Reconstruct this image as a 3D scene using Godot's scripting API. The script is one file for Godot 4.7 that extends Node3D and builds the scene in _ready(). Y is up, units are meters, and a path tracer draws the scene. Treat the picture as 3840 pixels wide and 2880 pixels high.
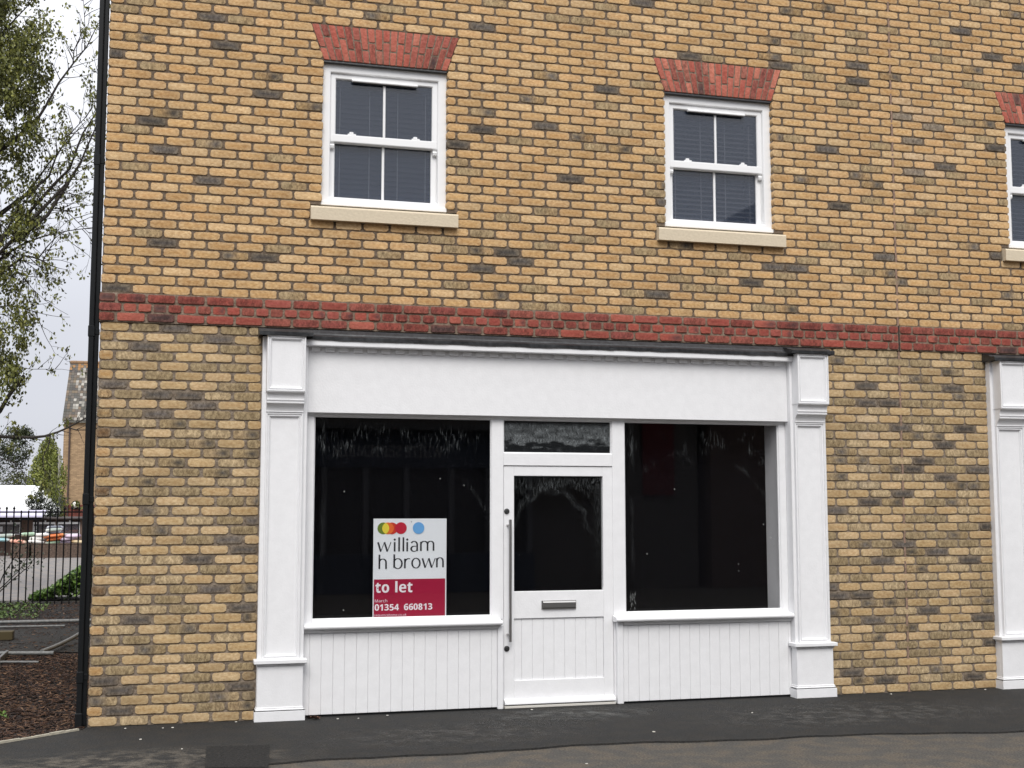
extends Node3D
# A new yellow-brick terrace with a white timber shopfront to let, under an overcast sky.

const SHOPS := [1.238, 7.89]          # left edge of each shopfront
const SHOP_W := 4.942
const WIN := [2.21, 5.225, 8.735]     # centre of each sash window
const JOINT_X := 6.975
const WALL_R := 12.9
const WALL_TOP := 7.8

var R := RandomNumberGenerator.new()
var M := {}
var used := {}

# ------------------------------------------------------------------ mesh builder
class Mb:
	var v := PackedVector3Array()
	var n := PackedVector3Array()
	var c := PackedColorArray()
	var ix := PackedInt32Array()

	func vert(p: Vector3, nn: Vector3, col: Color) -> int:
		v.append(p); n.append(nn); c.append(col)
		return v.size() - 1

	func face(a: int, b: int, d: int) -> void:
		var g := (v[b] - v[a]).cross(v[d] - v[a])
		if g.dot(n[a] + n[b] + n[d]) > 0.0:
			ix.append(a); ix.append(d); ix.append(b)
		else:
			ix.append(a); ix.append(b); ix.append(d)

	func tri(a: Vector3, b: Vector3, d: Vector3, nn: Vector3, col := Color.WHITE) -> void:
		face(vert(a, nn, col), vert(b, nn, col), vert(d, nn, col))

	func quad(a: Vector3, b: Vector3, d: Vector3, e: Vector3, nn: Vector3, col := Color.WHITE) -> void:
		var i := vert(a, nn, col)
		vert(b, nn, col); vert(d, nn, col); vert(e, nn, col)
		face(i, i + 1, i + 2)
		face(i, i + 2, i + 3)

	func box(lo: Vector3, hi: Vector3, b := 0.0, col := Color.WHITE) -> void:
		var m := (lo + hi) * 0.5
		var h := (hi - lo) * 0.5
		b = minf(b, minf(h.x, minf(h.y, h.z)) * 0.9)
		for a in 3:
			var p := (a + 1) % 3
			var q := (a + 2) % 3
			for s in [-1.0, 1.0]:
				var nn := Vector3.ZERO
				nn[a] = s
				var k := []
				for uv in [[-1, -1], [1, -1], [1, 1], [-1, 1]]:
					var w := m
					w[a] += s * h[a]
					w[p] += uv[0] * (h[p] - b)
					w[q] += uv[1] * (h[q] - b)
					k.append(w)
				quad(k[0], k[1], k[2], k[3], nn, col)
				if b > 0.0:
					for t in [-1.0, 1.0]:
						var e := Vector3.ZERO
						e[a] = s; e[p] = t
						var f := []
						for r in [-1.0, 1.0]:
							var x := m
							x[a] += s * h[a]; x[p] += t * (h[p] - b); x[q] += r * (h[q] - b)
							f.append(x)
						for r in [1.0, -1.0]:
							var x := m
							x[a] += s * (h[a] - b); x[p] += t * h[p]; x[q] += r * (h[q] - b)
							f.append(x)
						quad(f[0], f[1], f[2], f[3], e.normalized(), col)
		if b > 0.0:
			for sx in [-1.0, 1.0]:
				for sy in [-1.0, 1.0]:
					for sz in [-1.0, 1.0]:
						var s := Vector3(sx, sy, sz)
						var p0 := m + s * (h - Vector3(b, b, b))
						tri(p0 + Vector3(sx * b, 0, 0), p0 + Vector3(0, sy * b, 0), p0 + Vector3(0, 0, sz * b), s.normalized(), col)

	# profile of (z, y) points from bottom to top of a front, swept along x
	func ext_x(pts: Array, x0: float, x1: float, col := Color.WHITE, caps := true) -> void:
		for i in pts.size() - 1:
			var a: Vector2 = pts[i]
			var b: Vector2 = pts[i + 1]
			var d := b - a
			if d.length() < 1e-6:
				continue
			var nn := Vector3(0, -d.x, d.y).normalized()
			quad(Vector3(x0, a.y, a.x), Vector3(x1, a.y, a.x), Vector3(x1, b.y, b.x), Vector3(x0, b.y, b.x), nn, col)
		if caps:
			var poly := PackedVector2Array(pts)
			var t := Geometry2D.triangulate_polygon(poly)
			for k in range(0, t.size(), 3):
				for side in [[x0, -1.0], [x1, 1.0]]:
					var p := []
					for q in 3:
						var w: Vector2 = pts[t[k + q]]
						p.append(Vector3(side[0], w.y, w.x))
					tri(p[0], p[1], p[2], Vector3(side[1], 0, 0), col)

	# mitred ring of (inset, z) profile round a rectangle, with the field closed
	func panel(x0: float, x1: float, y0: float, y1: float, prof: Array, fill := true, col := Color.WHITE) -> void:
		for i in prof.size() - 1:
			var a: Vector2 = prof[i]
			var b: Vector2 = prof[i + 1]
			var d := b - a
			var nn := Vector2(-d.y, d.x).normalized()   # (towards the middle, z)
			var A := [Vector3(x0 + a.x, y0 + a.x, a.y), Vector3(x1 - a.x, y0 + a.x, a.y), Vector3(x1 - a.x, y1 - a.x, a.y), Vector3(x0 + a.x, y1 - a.x, a.y)]
			var B := [Vector3(x0 + b.x, y0 + b.x, b.y), Vector3(x1 - b.x, y0 + b.x, b.y), Vector3(x1 - b.x, y1 - b.x, b.y), Vector3(x0 + b.x, y1 - b.x, b.y)]
			var dirs := [Vector3(0, 1, 0), Vector3(-1, 0, 0), Vector3(0, -1, 0), Vector3(1, 0, 0)]
			for k in 4:
				var j := (k + 1) % 4
				quad(A[k], A[j], B[j], B[k], (dirs[k] * nn.x + Vector3(0, 0, nn.y)).normalized(), col)
		if fill:
			var l: Vector2 = prof[-1]
			quad(Vector3(x0 + l.x, y0 + l.x, l.y), Vector3(x1 - l.x, y0 + l.x, l.y), Vector3(x1 - l.x, y1 - l.x, l.y), Vector3(x0 + l.x, y1 - l.x, l.y), Vector3(0, 0, 1), col)

	func tube(pts: Array, rad: Array, sides := 6, col := Color.WHITE, caps := true) -> void:
		var up := Vector3(0.13, 0.97, 0.21).normalized()
		var start := v.size()
		for i in pts.size():
			var p: Vector3 = pts[i]
			var t: Vector3 = (pts[mini(i + 1, pts.size() - 1)] - pts[maxi(i - 1, 0)]).normalized()
			if absf(t.dot(up)) > 0.95:
				up = Vector3(0.9, 0.1, 0.3).normalized()
			var s := t.cross(up).normalized()
			var w := s.cross(t).normalized()
			for k in sides:
				var a := TAU * k / sides
				var d := s * cos(a) + w * sin(a)
				vert(p + d * rad[i], d, col)
		for i in pts.size() - 1:
			for k in sides:
				var a := start + i * sides + k
				var b := start + i * sides + (k + 1) % sides
				face(a, b, b + sides)
				face(a, b + sides, a + sides)
		if caps:
			for e in [[0, 1, 0], [pts.size() - 1, pts.size() - 2, (pts.size() - 1) * sides]]:
				var nn: Vector3 = (pts[e[0]] - pts[e[1]]).normalized()
				var i0 := vert(pts[e[0]], nn, col)
				for k in sides:
					vert(v[start + e[2] + k], nn, col)
				for k in sides:
					face(i0, i0 + 1 + k, i0 + 1 + (k + 1) % sides)

	# lathe of (radius, height) profile about an axis
	func lathe(prof: Array, at: Vector3, axis := Vector3.UP, sides := 16, col := Color.WHITE) -> void:
		var s := axis.cross(Vector3(0.3, 0.2, 0.9)).normalized()
		var w := s.cross(axis).normalized()
		for i in prof.size() - 1:
			var a: Vector2 = prof[i]
			var b: Vector2 = prof[i + 1]
			var d := b - a
			var nn := Vector2(d.y, -d.x).normalized()
			for k in sides:
				var q := []
				var ns := []
				for kk in [k, k + 1]:
					var an: float = TAU * kk / sides
					var dir := s * cos(an) + w * sin(an)
					q.append(at + dir * a.x + axis * a.y)
					q.append(at + dir * b.x + axis * b.y)
					ns.append((dir * nn.x + axis * nn.y).normalized())
				var i0 := vert(q[0], ns[0], col)
				vert(q[2], ns[1], col); vert(q[3], ns[1], col); vert(q[1], ns[0], col)
				face(i0, i0 + 1, i0 + 2)
				face(i0, i0 + 2, i0 + 3)

	func poly(pts: PackedVector2Array, z0: float, z1: float, col := Color.WHITE) -> void:   # an outline in x, y, between two depths
		var t := Geometry2D.triangulate_polygon(pts)
		for k in range(0, t.size(), 3):
			for z in [[z0, -1.0], [z1, 1.0]]:
				tri(Vector3(pts[t[k]].x, pts[t[k]].y, z[0]), Vector3(pts[t[k + 1]].x, pts[t[k + 1]].y, z[0]), Vector3(pts[t[k + 2]].x, pts[t[k + 2]].y, z[0]), Vector3(0, 0, z[1]), col)
		var mid := Vector2.ZERO
		for p in pts:
			mid += p / pts.size()
		for i in pts.size():
			var a := pts[i]
			var b := pts[(i + 1) % pts.size()]
			var e := (b - a).orthogonal().normalized()
			if e.dot(a - mid) < 0.0:
				e = -e
			quad(Vector3(a.x, a.y, z0), Vector3(b.x, b.y, z0), Vector3(b.x, b.y, z1), Vector3(a.x, a.y, z1), Vector3(e.x, e.y, 0), col)

	# one tumbled brick with softened edges: a quad outline in the wall's plane
	func brick(bl: Vector2, br: Vector2, tr: Vector2, tl: Vector2, zf: float, zb: float, deep: bool, cl: Color, cr: Color, edge: Color, rad: float, wob: float, g: RandomNumberGenerator) -> void:
		var w := (br - bl).length()
		var h := (tl - bl).length()
		var ru := minf(rad * g.randf_range(0.7, 1.5) / w, 0.22)
		var rv := minf(rad * g.randf_range(0.6, 1.1) / h, 0.34)
		var uv := [[0.68, 1.0], [0.32, 1.0], [ru, 1.0], [0.0, 1.0 - rv], [0.0, 0.5], [0.0, rv], [ru, 0.0], [0.32, 0.0], [0.68, 0.0], [1.0 - ru, 0.0], [1.0, rv], [1.0, 0.5], [1.0, 1.0 - rv], [1.0 - ru, 1.0]]
		var ins := g.randf_range(0.0025, 0.0045)
		var mid := (bl + br + tr + tl) * 0.25
		var out_ring := []
		var front := []
		for k in 14:
			var u: float = uv[k][0]
			var t: float = uv[k][1]
			var p := bl.lerp(br, u).lerp(tl.lerp(tr, u), t)
			p += Vector2(g.randf_range(-wob, wob), g.randf_range(-wob, wob))
			var ui := u + (ins / w if u < 0.3 else (-ins / w if u > 0.7 else 0.0))
			var ti := t + (ins / h if t < 0.3 else (-ins / h if t > 0.7 else 0.0))
			var pi := bl.lerp(br, ui).lerp(tl.lerp(tr, ui), ti) + Vector2(g.randf_range(-wob, wob), g.randf_range(-wob, wob))
			var d2 := (p - mid)
			var d3 := Vector3(d2.x * h / w, d2.y, 0).normalized()
			var tint := edge
			var base: Color = cl if u < 0.5 else cr
			if deep:
				out_ring.append([p, d3, tint.lerp(base, 0.5)])
			var zr := zf + g.randf_range(-0.0012, 0.0006)
			front.append([pi, d3, tint.lerp(base, g.randf_range(0.2, 0.7)), zr, p])
		var ring := []
		if deep:
			for k in 14:
				vert(Vector3(out_ring[k][0].x, out_ring[k][0].y, zb - 0.09), out_ring[k][1], out_ring[k][2])
				vert(Vector3(out_ring[k][0].x, out_ring[k][0].y, zf - 0.006), (out_ring[k][1] + Vector3(0, 0, 0.3)).normalized(), out_ring[k][2])
			var s0 := v.size() - 28
			for k in 14:
				var a := s0 + 2 * k
				var b := s0 + 2 * ((k + 1) % 14)
				face(a, b, b + 1); face(a, b + 1, a + 1)
				ring.append(a + 1)
		else:
			for k in 14:
				ring.append(vert(Vector3(front[k][4].x, front[k][4].y, zb), (front[k][1] + Vector3(0, 0, 0.35)).normalized(), edge.lerp(cl, 0.4) * 0.92))
		var fr := []
		for k in 14:
			fr.append(vert(Vector3(front[k][0].x, front[k][0].y, front[k][3]), (front[k][1] * 0.09 + Vector3(0, 0, 1)).normalized(), front[k][2]))
		for k in 14:
			var j := (k + 1) % 14
			face(ring[k], ring[j], fr[j]); face(ring[k], fr[j], fr[k])
		var pl := bl.lerp(br, 0.26).lerp(tl.lerp(tr, 0.26), 0.5)
		var pr := bl.lerp(br, 0.74).lerp(tl.lerp(tr, 0.74), 0.5)
		var il := vert(Vector3(pl.x, pl.y, zf + g.randf_range(-0.001, 0.0015)), Vector3(g.randf_range(-0.04, 0.04), g.randf_range(-0.05, 0.05), 1).normalized(), cl)
		var ir := vert(Vector3(pr.x, pr.y, zf + g.randf_range(-0.001, 0.0015)), Vector3(g.randf_range(-0.04, 0.04), g.randf_range(-0.05, 0.05), 1).normalized(), cr)
		for k in range(1, 7):
			face(il, fr[k], fr[k + 1])
		for k in range(8, 14):
			face(ir, fr[k], fr[(k + 1) % 14])
		face(il, fr[7], fr[8]); face(il, fr[8], ir); face(il, ir, fr[0]); face(il, fr[0], fr[1])

	func mesh() -> ArrayMesh:
		var a := []
		a.resize(Mesh.ARRAY_MAX)
		a[Mesh.ARRAY_VERTEX] = v
		a[Mesh.ARRAY_NORMAL] = n
		a[Mesh.ARRAY_COLOR] = c
		a[Mesh.ARRAY_INDEX] = ix
		var m := ArrayMesh.new()
		m.add_surface_from_arrays(Mesh.PRIMITIVE_TRIANGLES, a)
		return m

# ------------------------------------------------------------------ scene helpers
func named(parent: Node, called: String) -> String:
	var key := "%d/%s" % [parent.get_instance_id(), called]
	var k: int = used.get(key, 0)
	used[key] = k + 1
	return called if k == 0 else "%s_%03d" % [called, k]

func thing(called: String, label: String, category: String, at := Vector3.ZERO, group := "") -> Node3D:
	var o := Node3D.new()
	o.name = named(self, called)
	add_child(o, true)
	o.position = at
	return tag(o, label, category, group)

func tag(o: Node3D, label: String, category: String, group := "") -> Node3D:
	o.set_meta("label", label)
	o.set_meta("category", category)
	if group != "":
		o.set_meta("group", group)
	return o

func part(parent: Node3D, called: String, b, mat: Material, stuff := false) -> MeshInstance3D:
	var o := MeshInstance3D.new()
	o.name = named(parent, called)
	o.mesh = b.mesh() if b is Mb else b
	o.material_override = mat
	parent.add_child(o, true)
	if stuff:
		o.set_meta("kind", "stuff")
	return o

func struct(called: String, b, mat: Material) -> MeshInstance3D:
	var o := part(self, called, b, mat)
	o.set_meta("kind", "structure")
	return o

func holder(parent: Node3D, called: String) -> Node3D:
	var o := Node3D.new()
	o.name = named(parent, called)
	parent.add_child(o, true)
	return o

func copy(src: Node3D, label: String, at: Vector3, turn := 0.0) -> Node3D:
	var o: Node3D = src.duplicate()
	var base := String(src.name)
	if base.length() > 4 and base.substr(base.length() - 4, 1) == "_" and base.right(3).is_valid_int():
		base = base.left(base.length() - 4)
	o.name = named(self, base)
	add_child(o, true)
	o.position = at
	o.rotation.y = turn
	o.set_meta("label", label)
	return o

func bx(lo: Vector3, hi: Vector3, b := 0.0) -> Mb:
	var m := Mb.new()
	m.box(lo, hi, b)
	return m

func lin(r: float, g: float, b: float, k := 1.0) -> Color:      # a seen sRGB colour (0..255) as a linear one
	var c := Color(r / 255.0, g / 255.0, b / 255.0).srgb_to_linear()
	return Color(c.r * k, c.g * k, c.b * k)

func flat(r: float, g: float, b: float, rough := 0.8, metal := 0.0) -> StandardMaterial3D:   # linear albedo
	var m := StandardMaterial3D.new()
	m.albedo_color = Color(r, g, b).linear_to_srgb()
	m.roughness = rough
	m.metallic = metal
	return m

func vcol(rough := 0.9) -> StandardMaterial3D:
	var m := StandardMaterial3D.new()
	m.vertex_color_use_as_albedo = true
	m.roughness = rough
	return m

func noise_tex(sd: int, freq: float, lo: float, hi: float, px := 512, kind := FastNoiseLite.TYPE_SIMPLEX_SMOOTH, oct := 4, warm := 0.0, power := 1.0, gain := 0.6) -> ImageTexture:
	var f := FastNoiseLite.new()
	f.seed = sd
	f.noise_type = kind
	f.frequency = freq
	f.fractal_octaves = oct
	f.fractal_gain = gain
	var im := f.get_seamless_image(px, px)
	im.convert(Image.FORMAT_RGB8)
	var d := im.get_data()
	for i in range(0, d.size(), 3):
		var t := pow(d[i] / 255.0, power)
		var s := lo + (hi - lo) * t
		d[i] = clampi(int(255.0 * s * (1.0 + warm * (1.0 - t))), 0, 255)
		d[i + 1] = clampi(int(255.0 * s), 0, 255)
		d[i + 2] = clampi(int(255.0 * s * (1.0 - warm * (1.0 - t))), 0, 255)
	im.set_data(px, px, false, Image.FORMAT_RGB8, d)
	return ImageTexture.create_from_image(im)

func bump_tex(sd: int, freq: float, strength: float, px := 512, oct := 4) -> ImageTexture:
	var f := FastNoiseLite.new()
	f.seed = sd
	f.frequency = freq
	f.fractal_octaves = oct
	f.fractal_gain = 0.65
	var im := f.get_seamless_image(px, px)
	im.bump_map_to_normal_map(strength)
	return ImageTexture.create_from_image(im)

func tri_planar(m: StandardMaterial3D, tex: Texture2D, scale: Vector3, normal: Texture2D = null, ns := 1.0) -> StandardMaterial3D:
	m.albedo_texture = tex
	m.uv1_triplanar = true
	m.uv1_world_triplanar = true
	m.uv1_scale = scale
	if normal:
		m.normal_enabled = true
		m.normal_texture = normal
		m.normal_scale = ns
	return m

# ------------------------------------------------------------------ ready
func _ready() -> void:
	R.seed = 20240417
	view_and_light()
	materials()
	ground()
	building()
	shopfronts()
	drainpipe()
	notice()
	side_garden()
	iron_fence()
	yard_beyond()
	trees()
	across_the_street()
	litter()

func view_and_light() -> void:
	var cam := Camera3D.new()
	cam.name = "camera"
	add_child(cam)
	cam.position = Vector3(0.566, 1.6315, 10.069)
	cam.rotation = Vector3(0.09916, -0.26493, -0.00033)
	cam.fov = 34.128
	cam.near = 0.1
	cam.far = 400.0
	cam.current = true

	var sun := DirectionalLight3D.new()
	sun.name = "sun"
	sun.light_energy = 0.5
	sun.light_color = Color(1.0, 0.985, 0.965)
	sun.light_angular_distance = 30.0
	sun.shadow_enabled = true
	add_child(sun)
	sun.look_at_from_position(Vector3.ZERO, Vector3(0.16, -0.72, -0.68), Vector3(1, 0, 0))

	var w := 512
	var h := 256
	var f := FastNoiseLite.new()
	f.seed = 5
	f.frequency = 1.3
	f.fractal_octaves = 5
	var im := Image.create(w, h, false, Image.FORMAT_RGBF)
	for y in h:
		var e := PI * (0.5 - (y + 0.5) / h)
		for x in w:
			var a := TAU * (x + 0.5) / w
			var d := Vector3(cos(e) * cos(a), sin(e), cos(e) * sin(a))
			if e < 0.0:
				im.set_pixel(x, y, Color(0.15, 0.147, 0.14))
				continue
			var k := f.get_noise_3d(d.x / (0.35 + d.y), d.z / (0.35 + d.y), 0.7)
			var s := sin(e)
			var l := 0.45 + 1.08 * pow(s, 1.1) + 0.05 * k
			var bl := clampf(1.15 - s * 1.1 - k * 0.4, 0.3, 1.0)
			im.set_pixel(x, y, Color(l * (1.0 - 0.055 * bl), l * (1.0 - 0.025 * bl), l * (1.0 + 0.07 * bl)))
	var pan := PanoramaSkyMaterial.new()
	pan.panorama = ImageTexture.create_from_image(im)
	pan.energy_multiplier = 1.0
	var sky := Sky.new()
	sky.sky_material = pan
	var env := Environment.new()
	env.background_mode = Environment.BG_SKY
	env.sky = sky
	env.tonemap_mode = Environment.TONE_MAPPER_LINEAR
	env.tonemap_exposure = 1.41
	env.sdfgi_enabled = true
	env.ssao_enabled = true
	env.ssil_enabled = true
	var we := WorldEnvironment.new()
	we.name = "world_environment"
	we.environment = env
	add_child(we)

func materials() -> void:
	var grain := noise_tex(11, 0.014, 0.74, 1.0, 1024, FastNoiseLite.TYPE_SIMPLEX_SMOOTH, 5, 0.08)
	var rough_n := bump_tex(12, 0.03, 5.0, 512, 5)
	M.brick = tri_planar(vcol(0.92), grain, Vector3(1.7, 2.3, 1.7), rough_n, 0.5)
	M.brick_flashed = tri_planar(vcol(0.92), noise_tex(10, 0.022, 0.40, 1.0, 1024, FastNoiseLite.TYPE_VALUE_CUBIC, 6, 0.06, 0.8, 0.78), Vector3(2.6, 1.5, 2.6), rough_n, 0.6)
	M.mortar = tri_planar(flat(0.30, 0.25, 0.20, 0.95), noise_tex(13, 0.03, 0.6, 1.0, 512, FastNoiseLite.TYPE_SIMPLEX_SMOOTH, 5, 0.05), Vector3(1.3, 1.3, 1.3), rough_n, 0.8)
	M.mortar.vertex_color_use_as_albedo = true
	M.band_mortar = tri_planar(flat(0.31, 0.245, 0.19, 0.95), M.mortar.albedo_texture, Vector3(1.3, 1.3, 1.3), rough_n, 0.8)
	M.white = tri_planar(flat(0.80, 0.80, 0.81, 0.5), noise_tex(14, 0.02, 0.97, 1.0, 512, FastNoiseLite.TYPE_SIMPLEX_SMOOTH, 6), Vector3(0.8, 0.8, 0.8), bump_tex(15, 0.11, 1.2, 512, 3), 0.22)
	M.upvc = flat(0.82, 0.82, 0.82, 0.3)
	M.lead = tri_planar(flat(0.046, 0.048, 0.052, 0.42), noise_tex(16, 0.02, 0.45, 1.0), Vector3(2.2, 2.2, 2.2))
	M.stone = tri_planar(flat(0.66, 0.565, 0.42, 0.9), noise_tex(17, 0.03, 0.94, 1.0, 512, FastNoiseLite.TYPE_SIMPLEX_SMOOTH, 5), Vector3(2, 2, 2), rough_n, 0.25)
	M.steel = flat(0.42, 0.41, 0.40, 0.33, 1.0)
	M.dark_steel = flat(0.10, 0.10, 0.10, 0.4, 0.9)
	M.black = flat(0.012, 0.013, 0.014, 0.45)
	M.pipe = flat(0.010, 0.011, 0.012, 0.38)
	M.pipe.metallic_specular = 0.3
	M.void = flat(0.004, 0.004, 0.005, 1.0)
	M.void.metallic_specular = 0.05
	M.slat = flat(0.03, 0.031, 0.036, 0.7)
	M.slat_dark = flat(0.010, 0.010, 0.012, 0.8)
	M.slat_dark.metallic_specular = 0.2
	M.cord = flat(0.10, 0.10, 0.11, 0.8)
	M.sealant = tri_planar(flat(0.36, 0.235, 0.17, 0.85), noise_tex(18, 0.02, 0.7, 1.0), Vector3(2, 2, 2))
	M.dark_joint = flat(0.03, 0.018, 0.016, 0.9)
	M.plain = vcol(0.8)
	M.fabric = vcol(0.6)
	M.bark = tri_planar(flat(0.055, 0.045, 0.036, 0.95), noise_tex(19, 0.03, 0.5, 1.0), Vector3(2, 1, 2))
	M.twig = flat(0.035, 0.028, 0.024, 0.95)
	var leaf := vcol(0.55)
	leaf.backlight = Color(0.5, 0.5, 0.5)
	leaf.cull_mode = BaseMaterial3D.CULL_DISABLED
	M.leaf = leaf
	var chip := vcol(0.95)
	M.chip = chip
	M.tarmac = tri_planar(flat(0.034, 0.034, 0.0335, 0.95), mixed_tex(21, 0.2, 0.014, 0.45), Vector3(0.55, 0.55, 0.55), bump_tex(22, 0.16, 6.0, 512, 4), 0.7)
	M.tarmac_old = tri_planar(flat(0.172, 0.163, 0.151, 0.95), mixed_tex(23, 0.22, 0.015, 0.5), Vector3(0.5, 0.5, 0.5), bump_tex(24, 0.16, 6.0, 512, 4), 0.6)
	M.tarmac_patch = tri_planar(flat(0.040, 0.038, 0.035, 0.97), mixed_tex(25, 0.045, 0.03, 0.0), Vector3(1.6, 1.6, 1.6), bump_tex(26, 0.04, 20.0, 512, 3), 1.0)
	M.road = tri_planar(flat(0.29, 0.285, 0.30, 0.9), mixed_tex(27, 0.2, 0.01, 0.7), Vector3(0.4, 0.4, 0.4))
	M.soil = tri_planar(flat(0.018, 0.012, 0.009, 0.98), mixed_tex(28, 0.08, 0.02, 0.35), Vector3(0.8, 0.8, 0.8), bump_tex(29, 0.05, 16.0, 512, 4), 1.0)
	M.membrane = tri_planar(flat(0.030, 0.028, 0.025, 0.95), mixed_tex(30, 0.1, 0.02, 0.5), Vector3(0.9, 0.9, 0.9), bump_tex(29, 0.05, 16.0, 512, 4), 0.7)
	M.earth = flat(0.09, 0.085, 0.07, 0.98)
	M.iron = flat(0.007, 0.007, 0.008, 0.6)
	M.iron.metallic_specular = 0.2
	M.conduit = tri_planar(flat(0.22, 0.225, 0.22, 0.55), noise_tex(31, 0.02, 0.6, 1.0), Vector3(2, 2, 2))
	M.timber = tri_planar(flat(0.17, 0.115, 0.085, 0.9), noise_tex(32, 0.02, 0.5, 1.0), Vector3(0.6, 3.0, 0.6))
	var g := StandardMaterial3D.new()
	g.transparency = BaseMaterial3D.TRANSPARENCY_ALPHA
	g.albedo_color = Color(0.28, 0.34, 0.44, 0.14)
	g.roughness = 0.02
	M.glass = g
	var gs := g.duplicate()
	gs.metallic_specular = 0.43
	gs.albedo_color = Color(0.015, 0.018, 0.02, 0.03)
	M.glass_shop = gs
	for k in M:
		M[k].resource_name = k

func mixed_tex(sd: int, fine: float, coarse: float, lo: float) -> ImageTexture:     # grit under broad worn stains
	var a := FastNoiseLite.new()
	a.seed = sd
	a.frequency = fine
	a.fractal_octaves = 3
	var b := FastNoiseLite.new()
	b.seed = sd + 50
	b.frequency = coarse
	b.fractal_octaves = 4
	var px := 512
	var ia := a.get_seamless_image(px, px).get_data()
	var ib := b.get_seamless_image(px, px).get_data()
	var d := PackedByteArray()
	d.resize(px * px * 3)
	for i in px * px:
		var q := smoothstep(0.25, 0.8, ib[i] / 255.0)      # bare and dusty patches
		var s := lerpf(lo, 1.0, ia[i] / 255.0) * lerpf(0.84, 1.0, q)
		d[3 * i] = int(255 * s)
		d[3 * i + 1] = int(255 * s * lerpf(0.99, 0.94, q))
		d[3 * i + 2] = int(255 * s * lerpf(0.97, 0.86, q))
	return ImageTexture.create_from_image(Image.create_from_data(px, px, false, Image.FORMAT_RGB8, d))

# ------------------------------------------------------------------ ground
func sheet(x0: float, x1: float, z0: float, z1: float, y: float) -> Mb:
	var m := Mb.new()
	m.quad(Vector3(x0, y, z0), Vector3(x1, y, z0), Vector3(x1, y, z1), Vector3(x0, y, z1), Vector3.UP)
	return m

func edge_z(x: float) -> float:     # where the new tarmac meets the old
	return 1.70 + 0.07 * sin(x * 0.9 + 2.0) + 0.035 * sin(x * 3.1) + 0.012 * sin(x * 11.0) + maxf(0.0, x - 5.0) * 0.09

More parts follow.
